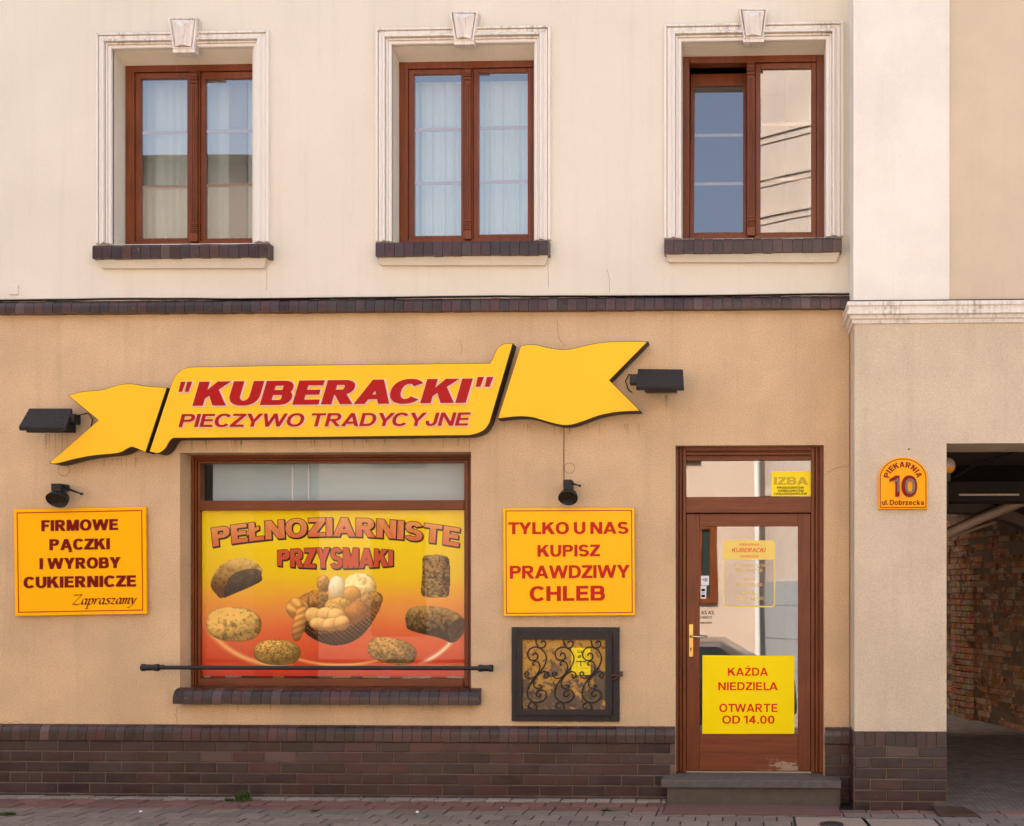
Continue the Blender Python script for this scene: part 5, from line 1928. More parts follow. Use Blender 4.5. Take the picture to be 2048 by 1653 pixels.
# cover plate on the upper wall
mb = MB()
x0, x1, z0, z1 = RC(18, 570, 36, 590, -.01)
mb.box(x0, x1, -.012, 0, z0, z1)
tag(mb.build('cover_plate', 'upper', None, .006), 'small cream blank cover plate on the upper wall at the far left', 'cover plate')

# hairline cracks and patched holes in the render
for pts in ([(1214, 540), (1218, 555), (1219, 585)], [(1114, 640), (1116, 668), (1120, 680), (1131, 694)], [(1098, 500), (1096, 530), (1097, 575)], [(533, 522), (534, 560), (533, 580)],
            [(0, 1447), (12, 1444), (22, 1446), (32, 1443), (50, 1450), (62, 1446)], [(355, 1412), (352, 1432), (356, 1450)], [(1650, 950), (1670, 938), (1698, 932)], [(1590, 1326), (1640, 1322), (1700, 1325)], [(920, 680), (924, 700), (921, 712)]):
    if pts[0][0] in (1590,): continue
    mb = MB()
    q = [(P(u, v, 0)[0], -.0006, P(u, v, 0)[1]) for u, v in catmull(pts, 4)]
    for p0, p1 in zip(q, q[1:]):
        dx, dz = p1[0] - p0[0], p1[2] - p0[2]
        L = math.hypot(dx, dz) or 1
        nx_, nz_ = -dz / L * .0013, dx / L * .0013
        mb.face([(p0[0] - nx_, p0[1], p0[2] - nz_), (p1[0] - nx_, p1[1], p1[2] - nz_), (p1[0] + nx_, p1[1], p1[2] + nz_), (p0[0] + nx_, p0[1], p0[2] + nz_)])
    mb.build('render_crack', 'crack', bak, recalc=False)
for (u, v, r) in ((128, 941, 11), (1139, 937, 10)):
    mb = MB()
    for i in range(20):
        a0, a1 = i * .314, (i + 1) * .314
        p0, p1 = P(u + r * math.cos(a0), v + r * math.sin(a0)), P(u + r * math.cos(a1), v + r * math.sin(a1))
        q0, q1 = P(u + (r + .9) * math.cos(a0), v + (r + .9) * math.sin(a0)), P(u + (r + .9) * math.cos(a1), v + (r + .9) * math.sin(a1))
        mb.face([(p0[0], -.0006, p0[1]), (p1[0], -.0006, p1[1]), (q1[0], -.0006, q1[1]), (q0[0], -.0006, q0[1])])
    mb.build('patched_hole', 'crack', bak, recalc=False)

# dirty run-off marks in the render under the ribbon sign and under sills
mb = MB()
rr = random.Random(11)


def drips(u0, u1, v, lmin, lmax, n):
    for _ in range(n):
        u = rr.uniform(u0, u1)
        L = rr.uniform(lmin, lmax)
        w = rr.uniform(.3, .9)
        q = [P(u - w, v), P(u + w, v), P(u + w * .3, v + L), P(u - w * .3, v + L)]
        mb.face([(a, -.0007, b) for a, b in q])


drips(360, 940, 877, 8, 27, 46)
drips(110, 290, 915, 6, 24, 14)
drips(1000, 1280, 848, 6, 26, 22)
drips(1290, 1355, 790, 4, 40, 8)
drips(64, 140, 868, 6, 50, 8)
drips(345, 957, 1411, 3, 12, 20)
o = mb.build('dirt_streaks', 'drip', bak, recalc=False)
o['kind'] = 'stuff'

# ================================================================== THE GATEWAY BUILDING
YG = -.36
gate = empty('gateway_building', 'beige corner house with pale pilaster and a dark carriage passage beside the bakery', 'building')
GX0 = P(1709, 1100, YG)[0]
GXJ = P(1893, 1100, YG)[0]
GZT = P(1970, 887, YG)[1]
GXR = GXJ + 3.0
GX1 = 9.0
zc0 = P(1800, 648, YG)[1]
zc1 = P(1800, 607, YG)[1]
mb = MB()
wall_mesh(mb, GX0, GX1, -.3, zc0 + .02, YG, YG + .55, [(GXJ, GXR, -.5, GZT)])
mb.box(GX0, GX0 + .3, YG + .55, 7.5, -.3, zc0)
mb.build('ground_floor_wall', 'gate', gate, recalc=False)
PX0, PX1 = P(1706.5, 300, YG)[0], P(1899.5, 300, YG)[0]
mb = MB()
mb.box(PX0, PX1, YG, YG + .5, zc1 - .03, 9.6)
mb.build('pilaster', 'pilaster', gate, .006)
mb = MB()
mb.box(PX1, GX1, YG + .035, YG + .5, zc1 - .03, 9.6)
mb.build('upper_wall', 'gatetop', gate, recalc=False)
mb = MB()    # moulded cornice with a return on the left
prof = [(0, 0), (.055, .0), (.062, -.012), (.062, -.032), (.050, -.040), (.046, -.062), (.058, -.072), (.060, -.095), (.040, -.104), (.034, -.126), (.020, -.134), (.014, -.158), (0, -.164)]
zt = zc1 + .004
for (d0, h0), (d1, h1) in zip(prof, prof[1:]):
    mb.face([(GX0 - d0, YG - d0, zt + h0), (GX1, YG - d0, zt + h0), (GX1, YG - d1, zt + h1), (GX0 - d1, YG - d1, zt + h1)])
    mb.face([(GX0 - d0, 0, zt + h0), (GX0 - d0, YG - d0, zt + h0), (GX0 - d1, YG - d1, zt + h1), (GX0 - d1, 0, zt + h1)])
mb.build('cornice', 'trimtop', gate, recalc=False)
mb = MB()
mb.box(GX0 - .058, GX1, YG + .0, YG - .058, zt + .0005, zt + .007)
mb.build('cornice_flashing', 'iron', gate)
# plinth of the gateway pier
a, b = MB(), MB()
gzT = P(1800, 1463.5, YG - .012)[1]
gz0 = P(1800, 1493.5, YG - .012)[1]
n = 9
p = (GXJ - GX0) / n
yfp = YG - .012
for i in range(n):
    brick(a, GX0 + i * p + .0015, GX0 + (i + 1) * p - .0015, yfp, YG - .001, gz0 + .004, gzT, brick_col(), .002)
bond(a, b, GX0, GXJ, gz0, 8, .0835, .2425, yfp, YG - .001, 1)
# left return of the pier plinth
for r in range(8):
    brick_c = brick_col()
    a.box(GX0 - .012, GX0 - .0005, YG - .008, -.06, gz0 - (r + 1) * .0835 + .005, gz0 - r * .0835 - .005, brick_c)
a.box(GX0 - .012, GX0 - .0005, YG - .008, -.06, gz0 + .004, gzT, brick_col())
o = a.build('brick_plinth', 'clinker', gate)
b.box(GX0, GXJ, YG - .006, YG - .001, gz0, gzT - .004)
b.build('mortar_bed', 'mortar', o)

# passage: ceiling, beam, arch, crooked brick side wall
mb = MB()
mb.box(GXJ - .4, GXJ - .002, YG + .56, 6.3, -.3, 3.4)
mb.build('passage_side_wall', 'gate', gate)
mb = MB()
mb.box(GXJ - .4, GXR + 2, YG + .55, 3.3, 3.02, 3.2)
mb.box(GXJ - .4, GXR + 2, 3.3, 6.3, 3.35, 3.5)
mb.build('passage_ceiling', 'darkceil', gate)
mb = MB()
mb.box(GX0 + .3, GX1, 6.0, 6.3, 3.6, 9.6)
mb.box(GX0 + .3, GX1, YG + .5, 6.0, 9.3, 9.6)
mb.box(GX0 + .3, GX1, YG + .55, 6.0, 3.5, 3.6)
mb.box(GX0, GX0 + .28, YG + .5, 7.5, zc0 + .1, 9.3)
mb.box(GX1 - .3, GX1, YG + .56, 7.5, -.3, 9.3)
mb.build('rear_wall', 'gate', gate)
mb = MB()
zb1 = P(1970, 963, 1.6)[1]
zb0 = P(1970, 1003, 1.6)[1]
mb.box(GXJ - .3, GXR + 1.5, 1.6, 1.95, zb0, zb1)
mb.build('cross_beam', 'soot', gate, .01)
mb = MB()
za = P(1970, 990, 1.58)[1]
xa0, xa1 = P(1918, 990, 1.58)[0], P(2038, 990, 1.58)[0]
mb.box(xa0, xa1, 1.57, 1.6, za - .008, za + .008)
mb.build('conduit', 'palebeam', gate)
# segmental arch deeper in
mb = MB()
ya = 3.2
pts = catmull([P(1850, 1000, ya), P(1893, 1000, ya), P(1950, 1003, ya), P(2000, 1014, ya), P(2048, 1031, ya), P(2110, 1062, ya), P(2200, 1120, ya)], 5)
th = .13
top = [(x, z) for x, z in pts]
for (x0, z0), (x1, z1) in zip(top, top[1:]):
    mb.idx([(x0, ya, z0 - th), (x1, ya, z1 - th), (x1, ya, z1), (x0, ya, z0), (x0, ya + .35, z0 - th), (x1, ya + .35, z1 - th), (x1, ya + .35, z1), (x0, ya + .35, z0)], [(0, 1, 2, 3), (0, 4, 5, 1), (3, 2, 6, 7)])
mb.build('arch', 'darkceil', gate)
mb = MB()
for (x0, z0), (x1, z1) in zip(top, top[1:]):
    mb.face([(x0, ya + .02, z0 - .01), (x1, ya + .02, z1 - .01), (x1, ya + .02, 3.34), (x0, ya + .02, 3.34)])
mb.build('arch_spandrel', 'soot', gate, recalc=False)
# pale sloping strut and pipe below the arch
mb = MB()
p0, p1, p2 = P(1880, 1074, 3.15), P(1960, 1037, 3.12), P(2110, 978, 3.08)
mb.tube([(p0[0], 3.15, p0[1]), (p1[0], 3.12, p1[1]), (p2[0], 3.08, p2[1])], .055, 4)
mb.build('timber_strut', 'palebeam', gate)
mb = MB()
p0, p1 = P(1900, 1066, 4.1), P(2035, 1030, 3.6)
mb.tube([(p0[0], 4.1, p0[1] - .05), (p1[0], 3.6, p1[1])], .018, 6)
p0, p1 = P(1890, 1012, 3.7), P(1965, 1022, 3.7)
mb.tube(catmull([(p0[0], 3.7, p0[1]), ((p0[0] + p1[0]) / 2, 3.7, p0[1] + .03), (p1[0], 3.7, p1[1]), (p1[0] + .1, 3.7, p1[1] + .08)], 5), .03, 6)
mb.build('pipe', 'palebeam', gate)

# side wall of old bricks: built in its own frame then turned
W0 = Vector((P(2300, 1180, 2.6)[0], 2.6))
wb = G(2048, 1462)
wc = G(1895, 1427)
dirw = (Vector(wc) - Vector(wb)).normalized()
nrm = Vector((-dirw.y, dirw.x))
if nrm.x > 0: nrm = -nrm
start = Vector(wb) - dirw * 4.2
length = 10.5
mb, mo = MB(), MB()
r = random.Random(3)
rows = 44
bh = .079


def wpt(s_, d_, z_):
    q = start + dirw * s_ + nrm * d_
    return (q.x, q.y, z_)


for k in range(rows):
    z = -.1 + k * bh
    s_ = r.uniform(-.25, 0)
    while s_ < length:
        L = .26 if r.random() < .7 else .13
        if r.random() < .91:
            d_ = r.uniform(-.030, .014)
            a0, a1 = s_ + .006, s_ + L - .006
            t = r.random()
            c = (.62, .27, .12) if t < .4 else ((.52, .24, .11) if t < .75 else (.64, .42, .25))
            j = r.uniform(.55, 1.15)
            c = tuple(x * j for x in c)
            zz0, zz1 = z + .006 + r.uniform(-.004, .004), z + bh - .006
            mb.idx([wpt(a0, d_, zz0), wpt(a1, d_ + r.uniform(-.006, .006), zz0), wpt(a1, d_, zz1), wpt(a0, d_, zz1), wpt(a0, -.06, zz0), wpt(a1, -.06, zz0), wpt(a1, -.06, zz1), wpt(a0, -.06, zz1)],
                   [(0, 1, 2, 3), (0, 4, 5, 1), (1, 5, 6, 2), (2, 6, 7, 3), (3, 7, 4, 0)], c)
        s_ += L
mo.idx([wpt(-.2, -.02, -.2), wpt(length, -.02, -.2), wpt(length, -.02, 3.4), wpt(-.2, -.02, 3.4), wpt(-.2, -.3, -.2), wpt(length, -.3, -.2), wpt(length, -.3, 3.4), wpt(-.2, -.3, 3.4)],
       [(0, 1, 2, 3), (4, 7, 6, 5), (0, 4, 5, 1), (1, 5, 6, 2), (2, 6, 7, 3), (3, 7, 4, 0)])
o = mb.build('passage_brick_wall', 'oldbrick', gate)
mo.build('mortar_bed', 'oldmortar', o)
# repaired pier of newer bricks standing proud of it
mb = MB()
sp0 = (Vector(G(1965, 1438)) - start).dot(dirw)
for k in range(26):
    z = -.1 + k * .079
    for i in range(4):
        a0 = sp0 + i * .13 - (.0 if k % 2 else .02)
        c = tuple(x * r.uniform(.7, 1.25) for x in ((.62, .34, .19) if r.random() < .6 else (.60, .22, .09)))
        mb.idx([wpt(a0 + .005, .05, z + .007), wpt(a0 + .125, .05, z + .007), wpt(a0 + .125, .05, z + .072), wpt(a0 + .005, .05, z + .072), wpt(a0 + .005, -.01, z + .007), wpt(a0 + .125, -.01, z + .007), wpt(a0 + .125, -.01, z + .072), wpt(a0 + .005, -.01, z + .072)],
               [(0, 1, 2, 3), (0, 4, 5, 1), (1, 5, 6, 2), (2, 6, 7, 3), (3, 7, 4, 0)], c)
mb.build('repaired_pier', 'oldbrick', gate)
# sagging cable under the passage ceiling
mb = MB()
ca = [P(1895, 962, 1.4), P(1930, 942, 1.2), P(1975, 922, 1.0), P(2040, 902, .8)]
mb.tube(catmull([(x, y_, z) for (x, z), y_ in zip(ca, (1.4, 1.2, 1.0, .8))], 5), .014, 6)
tag(mb.build('ceiling_cable', 'soot', None), 'thick dark cable sagging under the passage ceiling', 'cable')

# globe lamp at the passage jamb
lamp = empty('globe_lamp', 'globe lamp with amber lower half on a stem at the passage corner', 'lamp')
yl = YG + .62
gx, gz = P(1894, 932, yl)
mb = MB()
rr_ = P(1911, 932, yl)[0] - gx
mb.lathe([(rr_ * math.sin(a), rr_ * math.cos(a)) for a in [i * math.pi / 14 for i in range(0, 9)]], (gx, yl, gz), 'z', 22)
mb.build('globe', 'opal', lamp)
mb = MB()
mb.lathe([(rr_ * math.sin(a) * 1.0, rr_ * math.cos(a)) for a in [i * math.pi / 14 for i in range(8, 15)]], (gx, yl, gz), 'z', 22)
mb.lathe([(rr_ * .5 * math.sin(a), rr_ * .1 + rr_ * .5 * math.cos(a)) for a in [i * math.pi / 10 for i in range(0, 11)]], (gx, yl, gz), 'z', 14)
mb.build('amber_bowl', 'amber', lamp)
zs0 = P(1894, 963, yl)[1]
mb = MB()
mb.lathe([(0, 0), (.028, 0), (.028, gz - rr_ * .9 - zs0), (0, gz - rr_ * .9 - zs0)], (gx, yl, zs0), 'z', 14)
mb.build('socket', 'stonestep', lamp)
mb = MB()
mb.tube([(gx, yl, zs0), (gx, yl, zs0 - .22), (gx - .02, yl, zs0 - .26), (GXJ - .002, yl, zs0 - .26)], .012, 8)
mb.build('stem', 'iron', lamp)

# house number sign
def house_sign():
    y = YG - .03
    u0, u1, vt, vb, vs = 1757, 1855.3, 915, 1018.5, 957

    def arch(i):
        out = [(u0 + i, vb - i), (u1 - i, vb - i)]
        cx, rx, ry = (u0 + u1) / 2, (u1 - u0) / 2 - i, vs - vt - i
        for k in range(19):
            a = math.pi * k / 18
            out.append((cx + rx * math.cos(a), vs - ry * math.sin(a)))
        return out
    mb = MB()
    mb.prism(poly_px(arch(0), y), y, YG)
    o = mb.build('house_number_sign', 'houseyellow', None, .003)
    tag(o, 'arched yellow house number sign with red numerals on the passage pier', 'house sign')
    a, b = poly_px(arch(2.6), y), poly_px(arch(4.2), y)
    mb = MB()
    for i in range(len(a)):
        j = (i + 1) % len(a)
        mb.face([(p[0], y - .001, p[1]) for p in (a[i], a[j], b[j], b[i])])
    mb.build('border', 'housered', o, recalc=False)
    mb = MB()
    cx, cy, rad = 1806, 961.5, 26.5

    def am(t, z):
        ang = math.pi * (1 - (.06 + .88 * t))
        q = rad + z * 11
        return P(cx + q * 1.06 * math.cos(ang), cy - q * 1.0 * math.sin(ang), y)
    add_text(mb, 'PIEKARNIA', am, y - .0015, 0, s=.25, h=.2, sp=.2)
    add_text(mb, 'ul. Dobrzecka', line_map(1763.5, 1010.5, 1848, 1010.5, 10.3, y), y - .0015, 0, s=.215, h=.18, sp=.09, space=.3)
    mb.build('lettering', 'housered', o, recalc=False)
    mb = MB()
    add_text(mb, '10', line_map(1779, 994, 1834, 994, 42, y), y - .008, .008, s=.19, h=.15, sp=.12)
    mb.build('numeral', 'housered', o, recalc=False)
    mb = MB()
    add_text(mb, '1', line_map(1788.5, 984, 1798, 984, 26, y), y - .013, .006, s=.2, h=.12)
    add_text(mb, '0', line_map(1810, 988, 1830, 988, 30, y), y - .013, .006, s=.17, h=.13)
    mb.build('numeral', 'greynum', o, recalc=False)


house_sign()
mb = MB()
nx, nz = P(1817.5, 899, YG)
mb.lathe([(0, -.012), (.006, -.012), (.006, 0)], (nx, YG, nz), 'y', 10)
tag(mb.build('wall_plug', 'rust', None), 'tiny rusty plug in the pier above the house number sign', 'plug')


# ================================================================== GROUND
def wave(x, per=.2, a=.012):
    t = (x / per) % 1.0
    return a * (1 if .12 < t < .38 else (-1 if .62 < t < .88 else ((t / .12) if t <= .12 else ((.5 - t) / .12 if t <= .62 else (t - 1) / .12))))


def paver_row(mb, x0, x1, y0, y1, ln, colf, off=0.0, wavy=(True, True), z=0.0, gap=.009):
    x = x0 - off
    while x < x1:
        a, b = max(x, x0) + gap / 2, min(x + ln, x1) - gap / 2
        if b - a > .03:
            xs = [a + (b - a) * i / 8 for i in range(9)]
            lo = [(q, y0 + gap / 2 + (wave(q) if wavy[0] else 0)) for q in xs]
            hi = [(q, y1 - gap / 2 + (wave(q) if wavy[1] else 0)) for q in xs]
            poly = lo + hi[::-1]
            dz = rnd.uniform(-.003, .003)
            n = len(poly)
            cx, cy = (a + b) / 2, (y0 + y1) / 2
            tx, ty = rnd.uniform(-.01, .01), rnd.uniform(-.015, .015)
            H = lambda p: z + dz + (p[0] - cx) * tx + (p[1] - cy) * ty
            c = .005
            inn = [(cx + (p[0] - cx) * (1 - c / ((b - a) / 2)), cy + (p[1] - cy) * (1 - c / ((y1 - y0) / 2))) for p in poly]
            vs = [(p[0], p[1], H(p)) for p in inn] + [(p[0], p[1], H(p) - .004) for p in poly] + [(p[0], p[1], z - .03) for p in poly]
            fs = [tuple(range(n))]
            for i in range(n):
                j = (i + 1) % n
                fs += [(n + i, n + j, j, i), (2 * n + i, 2 * n + j, n + j, n + i)]
            mb.idx(vs, fs, colf())
        x += ln


def greyp():
    j = rnd.uniform(.8, 1.2)
    return tuple(x * j for x in (.200, .158, .125))


def redp():
    j = rnd.uniform(.8, 1.2)
    return tuple(x * j for x in (.205, .092, .068))


def lightp():
    j = rnd.uniform(.85, 1.15)
    return tuple(x * j for x in (.30, .24, .19))


mb = MB()
sx0 = P(1330, 1625, -.4)[0] - .004
sx1 = P(1678, 1625, -.4)[0] + .004
GRID = [(-.052, -.150, lightp, (True, False)), (-.150, -.325, redp, (True, True)), (-.325, -.50, redp, (True, True))]
for i, (ya_, yb2, cf, wv) in enumerate(GRID):
    for (a_, b_) in ((-9.5, sx0), (sx1, 2.1)):
        y_hi = ya_
        if a_ == sx1:
            y_hi = min(ya_, -.37) if i == 0 else ya_
            if i < 2: continue
            y_hi = -.375
        paver_row(mb, a_, b_, yb2, y_hi, .2, cf, .1 * (i % 2), wv, .012 if i == 0 else 0.0)
y_ = -.50
i = 0
while y_ > -2.3:
    if y_ - .165 > -.62:
        for (a_, b_) in ((-9.5, sx0), (sx1, 2.1)):
            paver_row(mb, a_, b_, y_ - .165, y_, .2, greyp, .1 * (i % 2))
    else:
        for (a_, b_) in ((-9.5, 9.0),):
            paver_row(mb, a_, b_, y_ - .165, y_, .2, greyp, .1 * (i % 2))
    y_ -= .165
    i += 1
yk = y_
paver_row(mb, 2.1, 9.0, -.62, -.37, .25, greyp, 0, (False, False))
struct(mb.build('pavement', 'paver', None))
mb = MB()
mb.face([(-60, yk - .05, -.012), (60, yk - .05, -.012), (60, 0.2, -.012), (-60, 0.2, -.012)])
struct(mb.build('pavement_bed', 'joint', None, recalc=False))
mb = MB()      # kerb, falling carriageway, far pavement
mb.box(-40, 40, yk - .16, yk - .01, -.3, .004)
struct(mb.build('kerb', 'slab', None, .01))
mb = MB()
mb.face([(-60, -8.6, -.72), (60, -8.6, -.72), (60, yk - .15, -.12), (-60, yk - .15, -.12)])
struct(mb.build('road', 'asphalt', None, recalc=False))
mb = MB()
mb.face([(-60, -14, -.60), (60, -14, -.60), (60, -8.6, -.60), (-60, -8.6, -.60)])
mb.face([(-60, -8.6, -.60), (60, -8.6, -.60), (60, -8.6, -.74), (-60, -8.6, -.74)])
struct(mb.build('far_pavement', 'slab', None, recalc=False))
mb = MB()
mb.face([(-200, -200, -.78), (200, -200, -.78), (200, 200, -.78), (-200, 200, -.78)])
struct(mb.build('ground', 'asphalt', None, recalc=False))
mb = MB()
mb.face([(GXJ - .3, -.37, -.004), (GX1, -.37, -.004), (GX1, 16, -.004), (GXJ - .3, 16, -.004)])
struct(mb.build('passage_floor', 'setts', None, recalc=False))
# unseen courtyard wall, raised to keep sun off the passage, pale to bounce light
mb = MB()
mb.box(-8, 14, 15.5, 15.9, -.3, 16.5)
tag(mb.build('courtyard_sun_screen', 'opp2', None), 'unseen pale courtyard wall, raised to keep the sun out of the passage', 'wall')


# slabs, drain cover, board
def gslab(name, label, cat, px, z, mat, bevel=.005):
    pts = [G(u, v) for u, v in px]
    n = len(pts)
    mb = MB()
    vs = [(x, y, z) for x, y in pts] + [(x, y, -.03) for x, y in pts]
    mb.idx(vs, [tuple(range(n))] + [(n + i, n + (i + 1) % n, (i + 1) % n, i) for i in range(n)])
    o = tag(mb.build(name, mat, None, bevel), label, cat)
    cx, cy = sum(p[0] for p in pts) / n, sum(p[1] for p in pts) / n
    mb = MB()
    mb.face([(x + .018 * (1 if x > cx else -1), y + .02 * (1 if y > cy else -1), .0062) for x, y in pts])
    mb.build('open_joint', 'joint', o, recalc=False)
    return o


gslab('concrete_slab', 'pale concrete slab around the drain cover in front of the doorstep', 'slab', [(1590, 1636), (1722, 1638), (1745, 1665), (1595, 1665)], .008, 'slab')
gslab('concrete_slab', 'pale concrete slab in the pavement below the house number pier', 'slab', [(1730, 1640), (1866, 1641), (1890, 1665), (1752, 1665)], .009, 'slab')
dx, dy = G(1663, 1652)
mb = MB()
mb.lathe([(0, .016), (.055, .016), (.06, .013), (.075, .018), (.085, .016), (.088, .0)], (dx, dy, 0), 'z', 24)
for k in range(5):
    mb.box(dx - .05, dx + .05, dy - .042 + k * .02, dy - .036 + k * .02, .015, .019)
tag(mb.build('drain_cover', 'castiron', None), 'round cast iron drain cover in the concrete slab', 'drain cover')
pa, pb = G(1890, 1634), G(1958, 1634)
mb = MB()
mb.idx([(pa[0] - .05, pa[1], .0), (pb[0], pb[1], .0), (pb[0] - .06, pb[1] + .22, .0), (pa[0] - .05, pa[1] + .25, .0), (pa[0] - .05, pa[1], .022), (pb[0], pb[1], .012), (pb[0] - .06, pb[1] + .22, .03), (pa[0] - .05, pa[1] + .25, .035)],
       [(0, 1, 2, 3), (4, 7, 6, 5), (0, 4, 5, 1), (1, 5, 6, 2), (2, 6, 7, 3), (3, 7, 4, 0)])
tag(mb.build('wooden_board', 'oldwood', None, .003), 'weathered board lying at the threshold of the passage', 'board')


# weeds
def weed(label, u, v, wd, hgt, n, seed):
    r = random.Random(seed)
    x, y = G(u, v)
    mb = MB()
    for i in range(n):
        a = r.uniform(0, 6.28)
        rad = wd * math.sqrt(r.random()) * .5
        bx, by = x + rad * math.cos(a) * .8, y + rad * math.sin(a) * .35
        ln = hgt * r.uniform(.5, 1.1)
        lean = wd * r.uniform(.1, .6)
        d = r.uniform(0, 6.28)
        w = r.uniform(.0035, .007)
        px_, py_ = math.cos(d + 1.57) * w, math.sin(d + 1.57) * w
        pts = []
        for k in range(4):
            t = k / 3
            pts.append(Vector((bx + math.cos(d) * lean * t * t, by + math.sin(d) * lean * t * t * .5 - .01 * t, .001 + ln * (t - .35 * t * t))))
        for k in range(3):
            f0, f1 = 1 - k / 3.2, 1 - (k + 1) / 3.2
            p0, p1 = pts[k], pts[k + 1]
            mb.face([p0 - Vector((px_, py_, 0)) * f0, p0 + Vector((px_, py_, 0)) * f0, p1 + Vector((px_, py_, 0)) * f1, p1 - Vector((px_, py_, 0)) * f1])
    tag(mb.build('weed', 'leaf', None, recalc=False), label, 'weed', 'weeds in the pavement joints')


weed('bushy green weed at the foot of the brick plinth below the shop window', 488, 1603, .17, .13, 110, 1)
weed('low sprig of weed just left of the bushy one at the plinth', 460, 1603, .09, .05, 40, 2)
weed('grass tuft in the red paving at the far left', 15, 1631, .16, .05, 60, 3)
weed('flat weed in the red paving below the iron rail', 628, 1622, .10, .018, 40, 4)
weed('flat weed in the red paving near the doorstep', 1212, 1622, .10, .022, 50, 5)


# scraps on the paving
for k, (u, v, c, lab) in enumerate(((282, 1625, 'whitevinyl', 'white paper scrap on the grey paving below the left sign board'), (713, 1641, 'slab', 'pale chip on the grey paving below the guard rail'), (1004, 1618, 'slab', 'pale sliver on the red paving under the gas cabinet'),
                                    (955, 1637, 'oldwood', 'brown dry leaf on the grey paving left of the doorstep'), (834, 1626, 'whitevinyl', 'tiny white crumb of paper below the right end of the shop window sill'), (478, 1616, 'oldwood', 'brown dry leaf on the red paving in front of the bushy weed'), (1260, 1630, 'slab', 'pale stone chip beside the doorstep'))):
    x, y = G(u, v)
    mb = MB()
    n = 7
    pts = [(x + .016 * rnd.uniform(.5, 1.2) * math.cos(i * 6.283 / n), y + .022 * rnd.uniform(.5, 1.2) * math.sin(i * 6.283 / n)) for i in range(n)]
    vs = [(px_, py_, .003) for px_, py_ in pts] + [(x + (px_ - x) * .7, y + (py_ - y) * .7, .010 + rnd.uniform(0, .006)) for px_, py_ in pts]
    mb.idx(vs, [tuple(range(n, 2 * n))] + [(i, (i + 1) % n, n + (i + 1) % n, n + i) for i in range(n)])
    tag(mb.build('scrap', c, None), lab, 'litter', 'scraps lying on the paving')

# ================================================================== FAR SIDE OF THE STREET (seen in the glass)
def far_house(name, label, x0, x1, y, ztop, mat, rot=0.0, wins=(), roof=2.0, bands=(), deep=7, gate=False):
    root = empty(name, label, 'house')
    Mx = Matrix.Translation((x0, y, 0)) @ Matrix.Rotation(R(rot), 4, 'Z') @ Matrix.Translation((-x0, -y, 0))

    def fin(mb, nm, mt, bev=0):
        mb.v = [tuple(Mx @ Vector(v)) for v in mb.v]
        return mb.build(nm, mt, root, bev)
    mb = MB()
    mb.box(x0, x1, y - deep, y, -.8, ztop)
    fin(mb, 'wall', mat)
    if roof:
        mb = MB()
        mb.idx([(x0 - .2, y + .35, ztop), (x1 + .2, y + .35, ztop), (x1 + .2, y - deep - .3, ztop), (x0 - .2, y - deep - .3, ztop), (x0 - .2, y - deep / 2, ztop + roof), (x1 + .2, y - deep / 2, ztop + roof)],
               [(0, 1, 5, 4), (2, 3, 4, 5), (0, 4, 3), (1, 2, 5), (0, 3, 2, 1)])
        fin(mb, 'roof', 'tile')
    if gate:
        mb = MB()
        mb.box(x0 + .02, x1 - .3, y, y + .05, -.7, 1.85)
        for z in (.2, .8, 1.4):
            mb.box(x0 + .02, x1 - .3, y + .05, y + .058, z, z + .012)
        fin(mb, 'garage_door', 'garage')
    for z in bands:
        mb = MB()
        mb.box(x0, x1 + .1, y, y + .045, z, z + .09)
        mb.box(x0, x1 + .1, y, y + .018, z - .12, z)
        fin(mb, 'cornice', 'opp2')
    for (wx, wz, ww, wh) in wins:
        mb = MB()
        mb.ring(wx, wx + ww, wz, wz + wh, .12, .12, .12, .12, y, y + .06)
        mb.box(wx + ww / 2 - .04, wx + ww / 2 + .04, y, y + .05, wz + .12, wz + wh - .12)
        fr = fin(mb, 'window', 'wood')
        mb = MB()
        mb.box(wx + .12, wx + ww - .12, y, y + .02, wz + .12, wz + wh - .12)
        g = fin(mb, 'pane', 'carglass')
        g.parent = fr
    return root


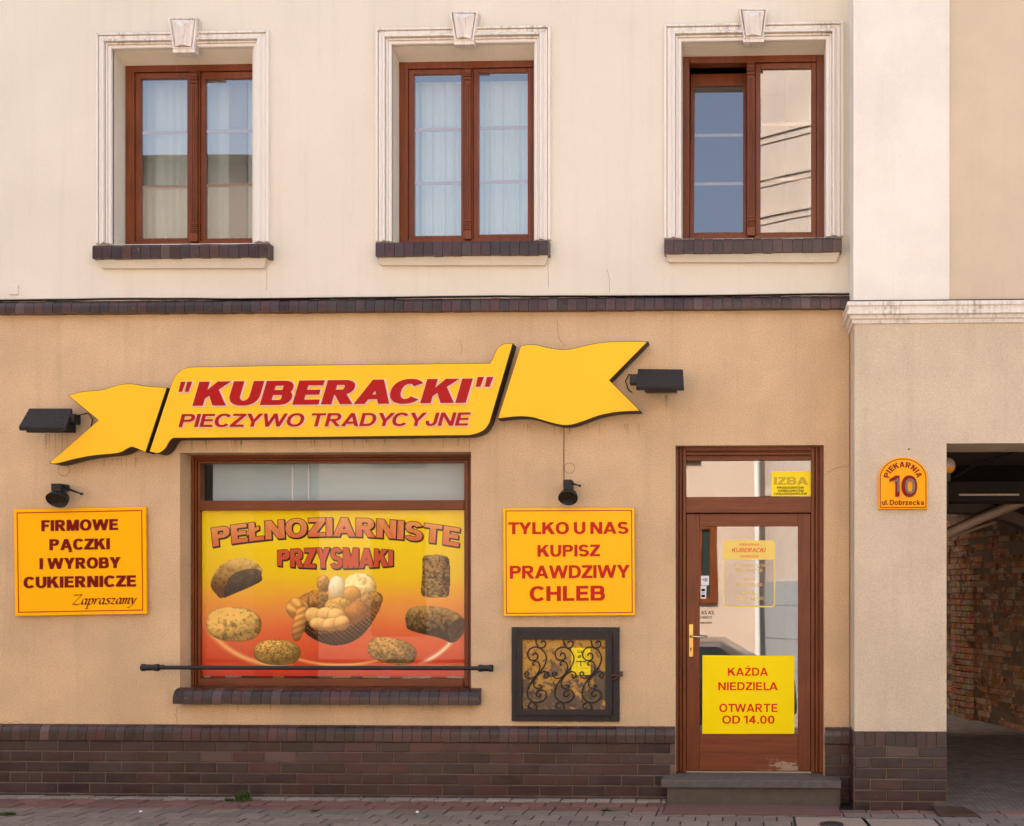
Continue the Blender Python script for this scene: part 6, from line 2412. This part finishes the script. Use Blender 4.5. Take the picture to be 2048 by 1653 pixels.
far_house('far_house', 'pink rendered house across the street with tall dark windows', -8.0, .08, -11.2, 6.0, 'opp1', 0, [(-1.22, 1.45, .62, 1.45), (-4.4, .9, 1.0, 2.1), (-7.0, .9, 1.0, 2.1), (-1.9, 4.0, 1.0, 1.5), (-4.4, 4.0, 1.0, 1.5), (-7.0, 4.0, 1.0, 1.5)], 1.2)
far_house('far_house', 'dark grey gabled house across the street', -17, -9.35, -11.5, 9.75, 'opp3', 0, [(-15, 5.5, 1.1, 1.7), (-12, 5.5, 1.1, 1.7)], .5)
tall = far_house('tall_house', 'tall cream house with stepped cornices across the street', .2, 5.0, -11.6, 11.9, 'opp2', 30, [(2.6, 4.2, 1.1, 1.8)], 0, (3.4, 7.2, 7.9, 8.6, 9.3, 10.1, 11.6), deep=4, gate=True)
mb = MB()
mb.tube([(.13, -11.1, -.6), (.13, -11.1, 6.0)], .05, 10)
tag(mb.build('downpipe', 'white', None), 'white downpipe where the pink house meets the cream house', 'pipe')


def car(x, y, z):
    root = empty('parked_car', 'dark parked hatchback on the far side of the street', 'car')
    prof = [(-2.0, .35), (-2.05, .75), (-1.6, .95), (-1.0, 1.0), (-.4, 1.42), (.9, 1.45), (1.6, 1.05), (1.95, .95), (2.0, .4), (1.7, .22), (-1.7, .22)]
    mb = MB()
    mb.prism([(x + a, z + b) for a, b in prof], y, y - 1.7)
    mb.build('body', 'carpaint', root, .08)
    mb = MB()
    mb.prism([(x + a, z + b) for a, b in ((-.8, 1.0), (-.33, 1.36), (.25, 1.38), (.25, 1.0))], y + .008, y)
    mb.prism([(x + a, z + b) for a, b in ((.35, 1.0), (.35, 1.38), (.85, 1.38), (1.35, 1.03))], y + .008, y)
    mb.build('window', 'carglass', root)
    for wx in (-1.25, 1.25):
        for yy in (y - .1, y - 1.6):
            mb = MB()
            mb.lathe([(0, .1), (.2, .1), (.31, .08), (.31, -.1), (0, -.1)], (x + wx, yy + .05, z + .31), 'y', 20)
            mb.build('wheel', 'tyre', root)


car(-1.3, -7.0, -.52)
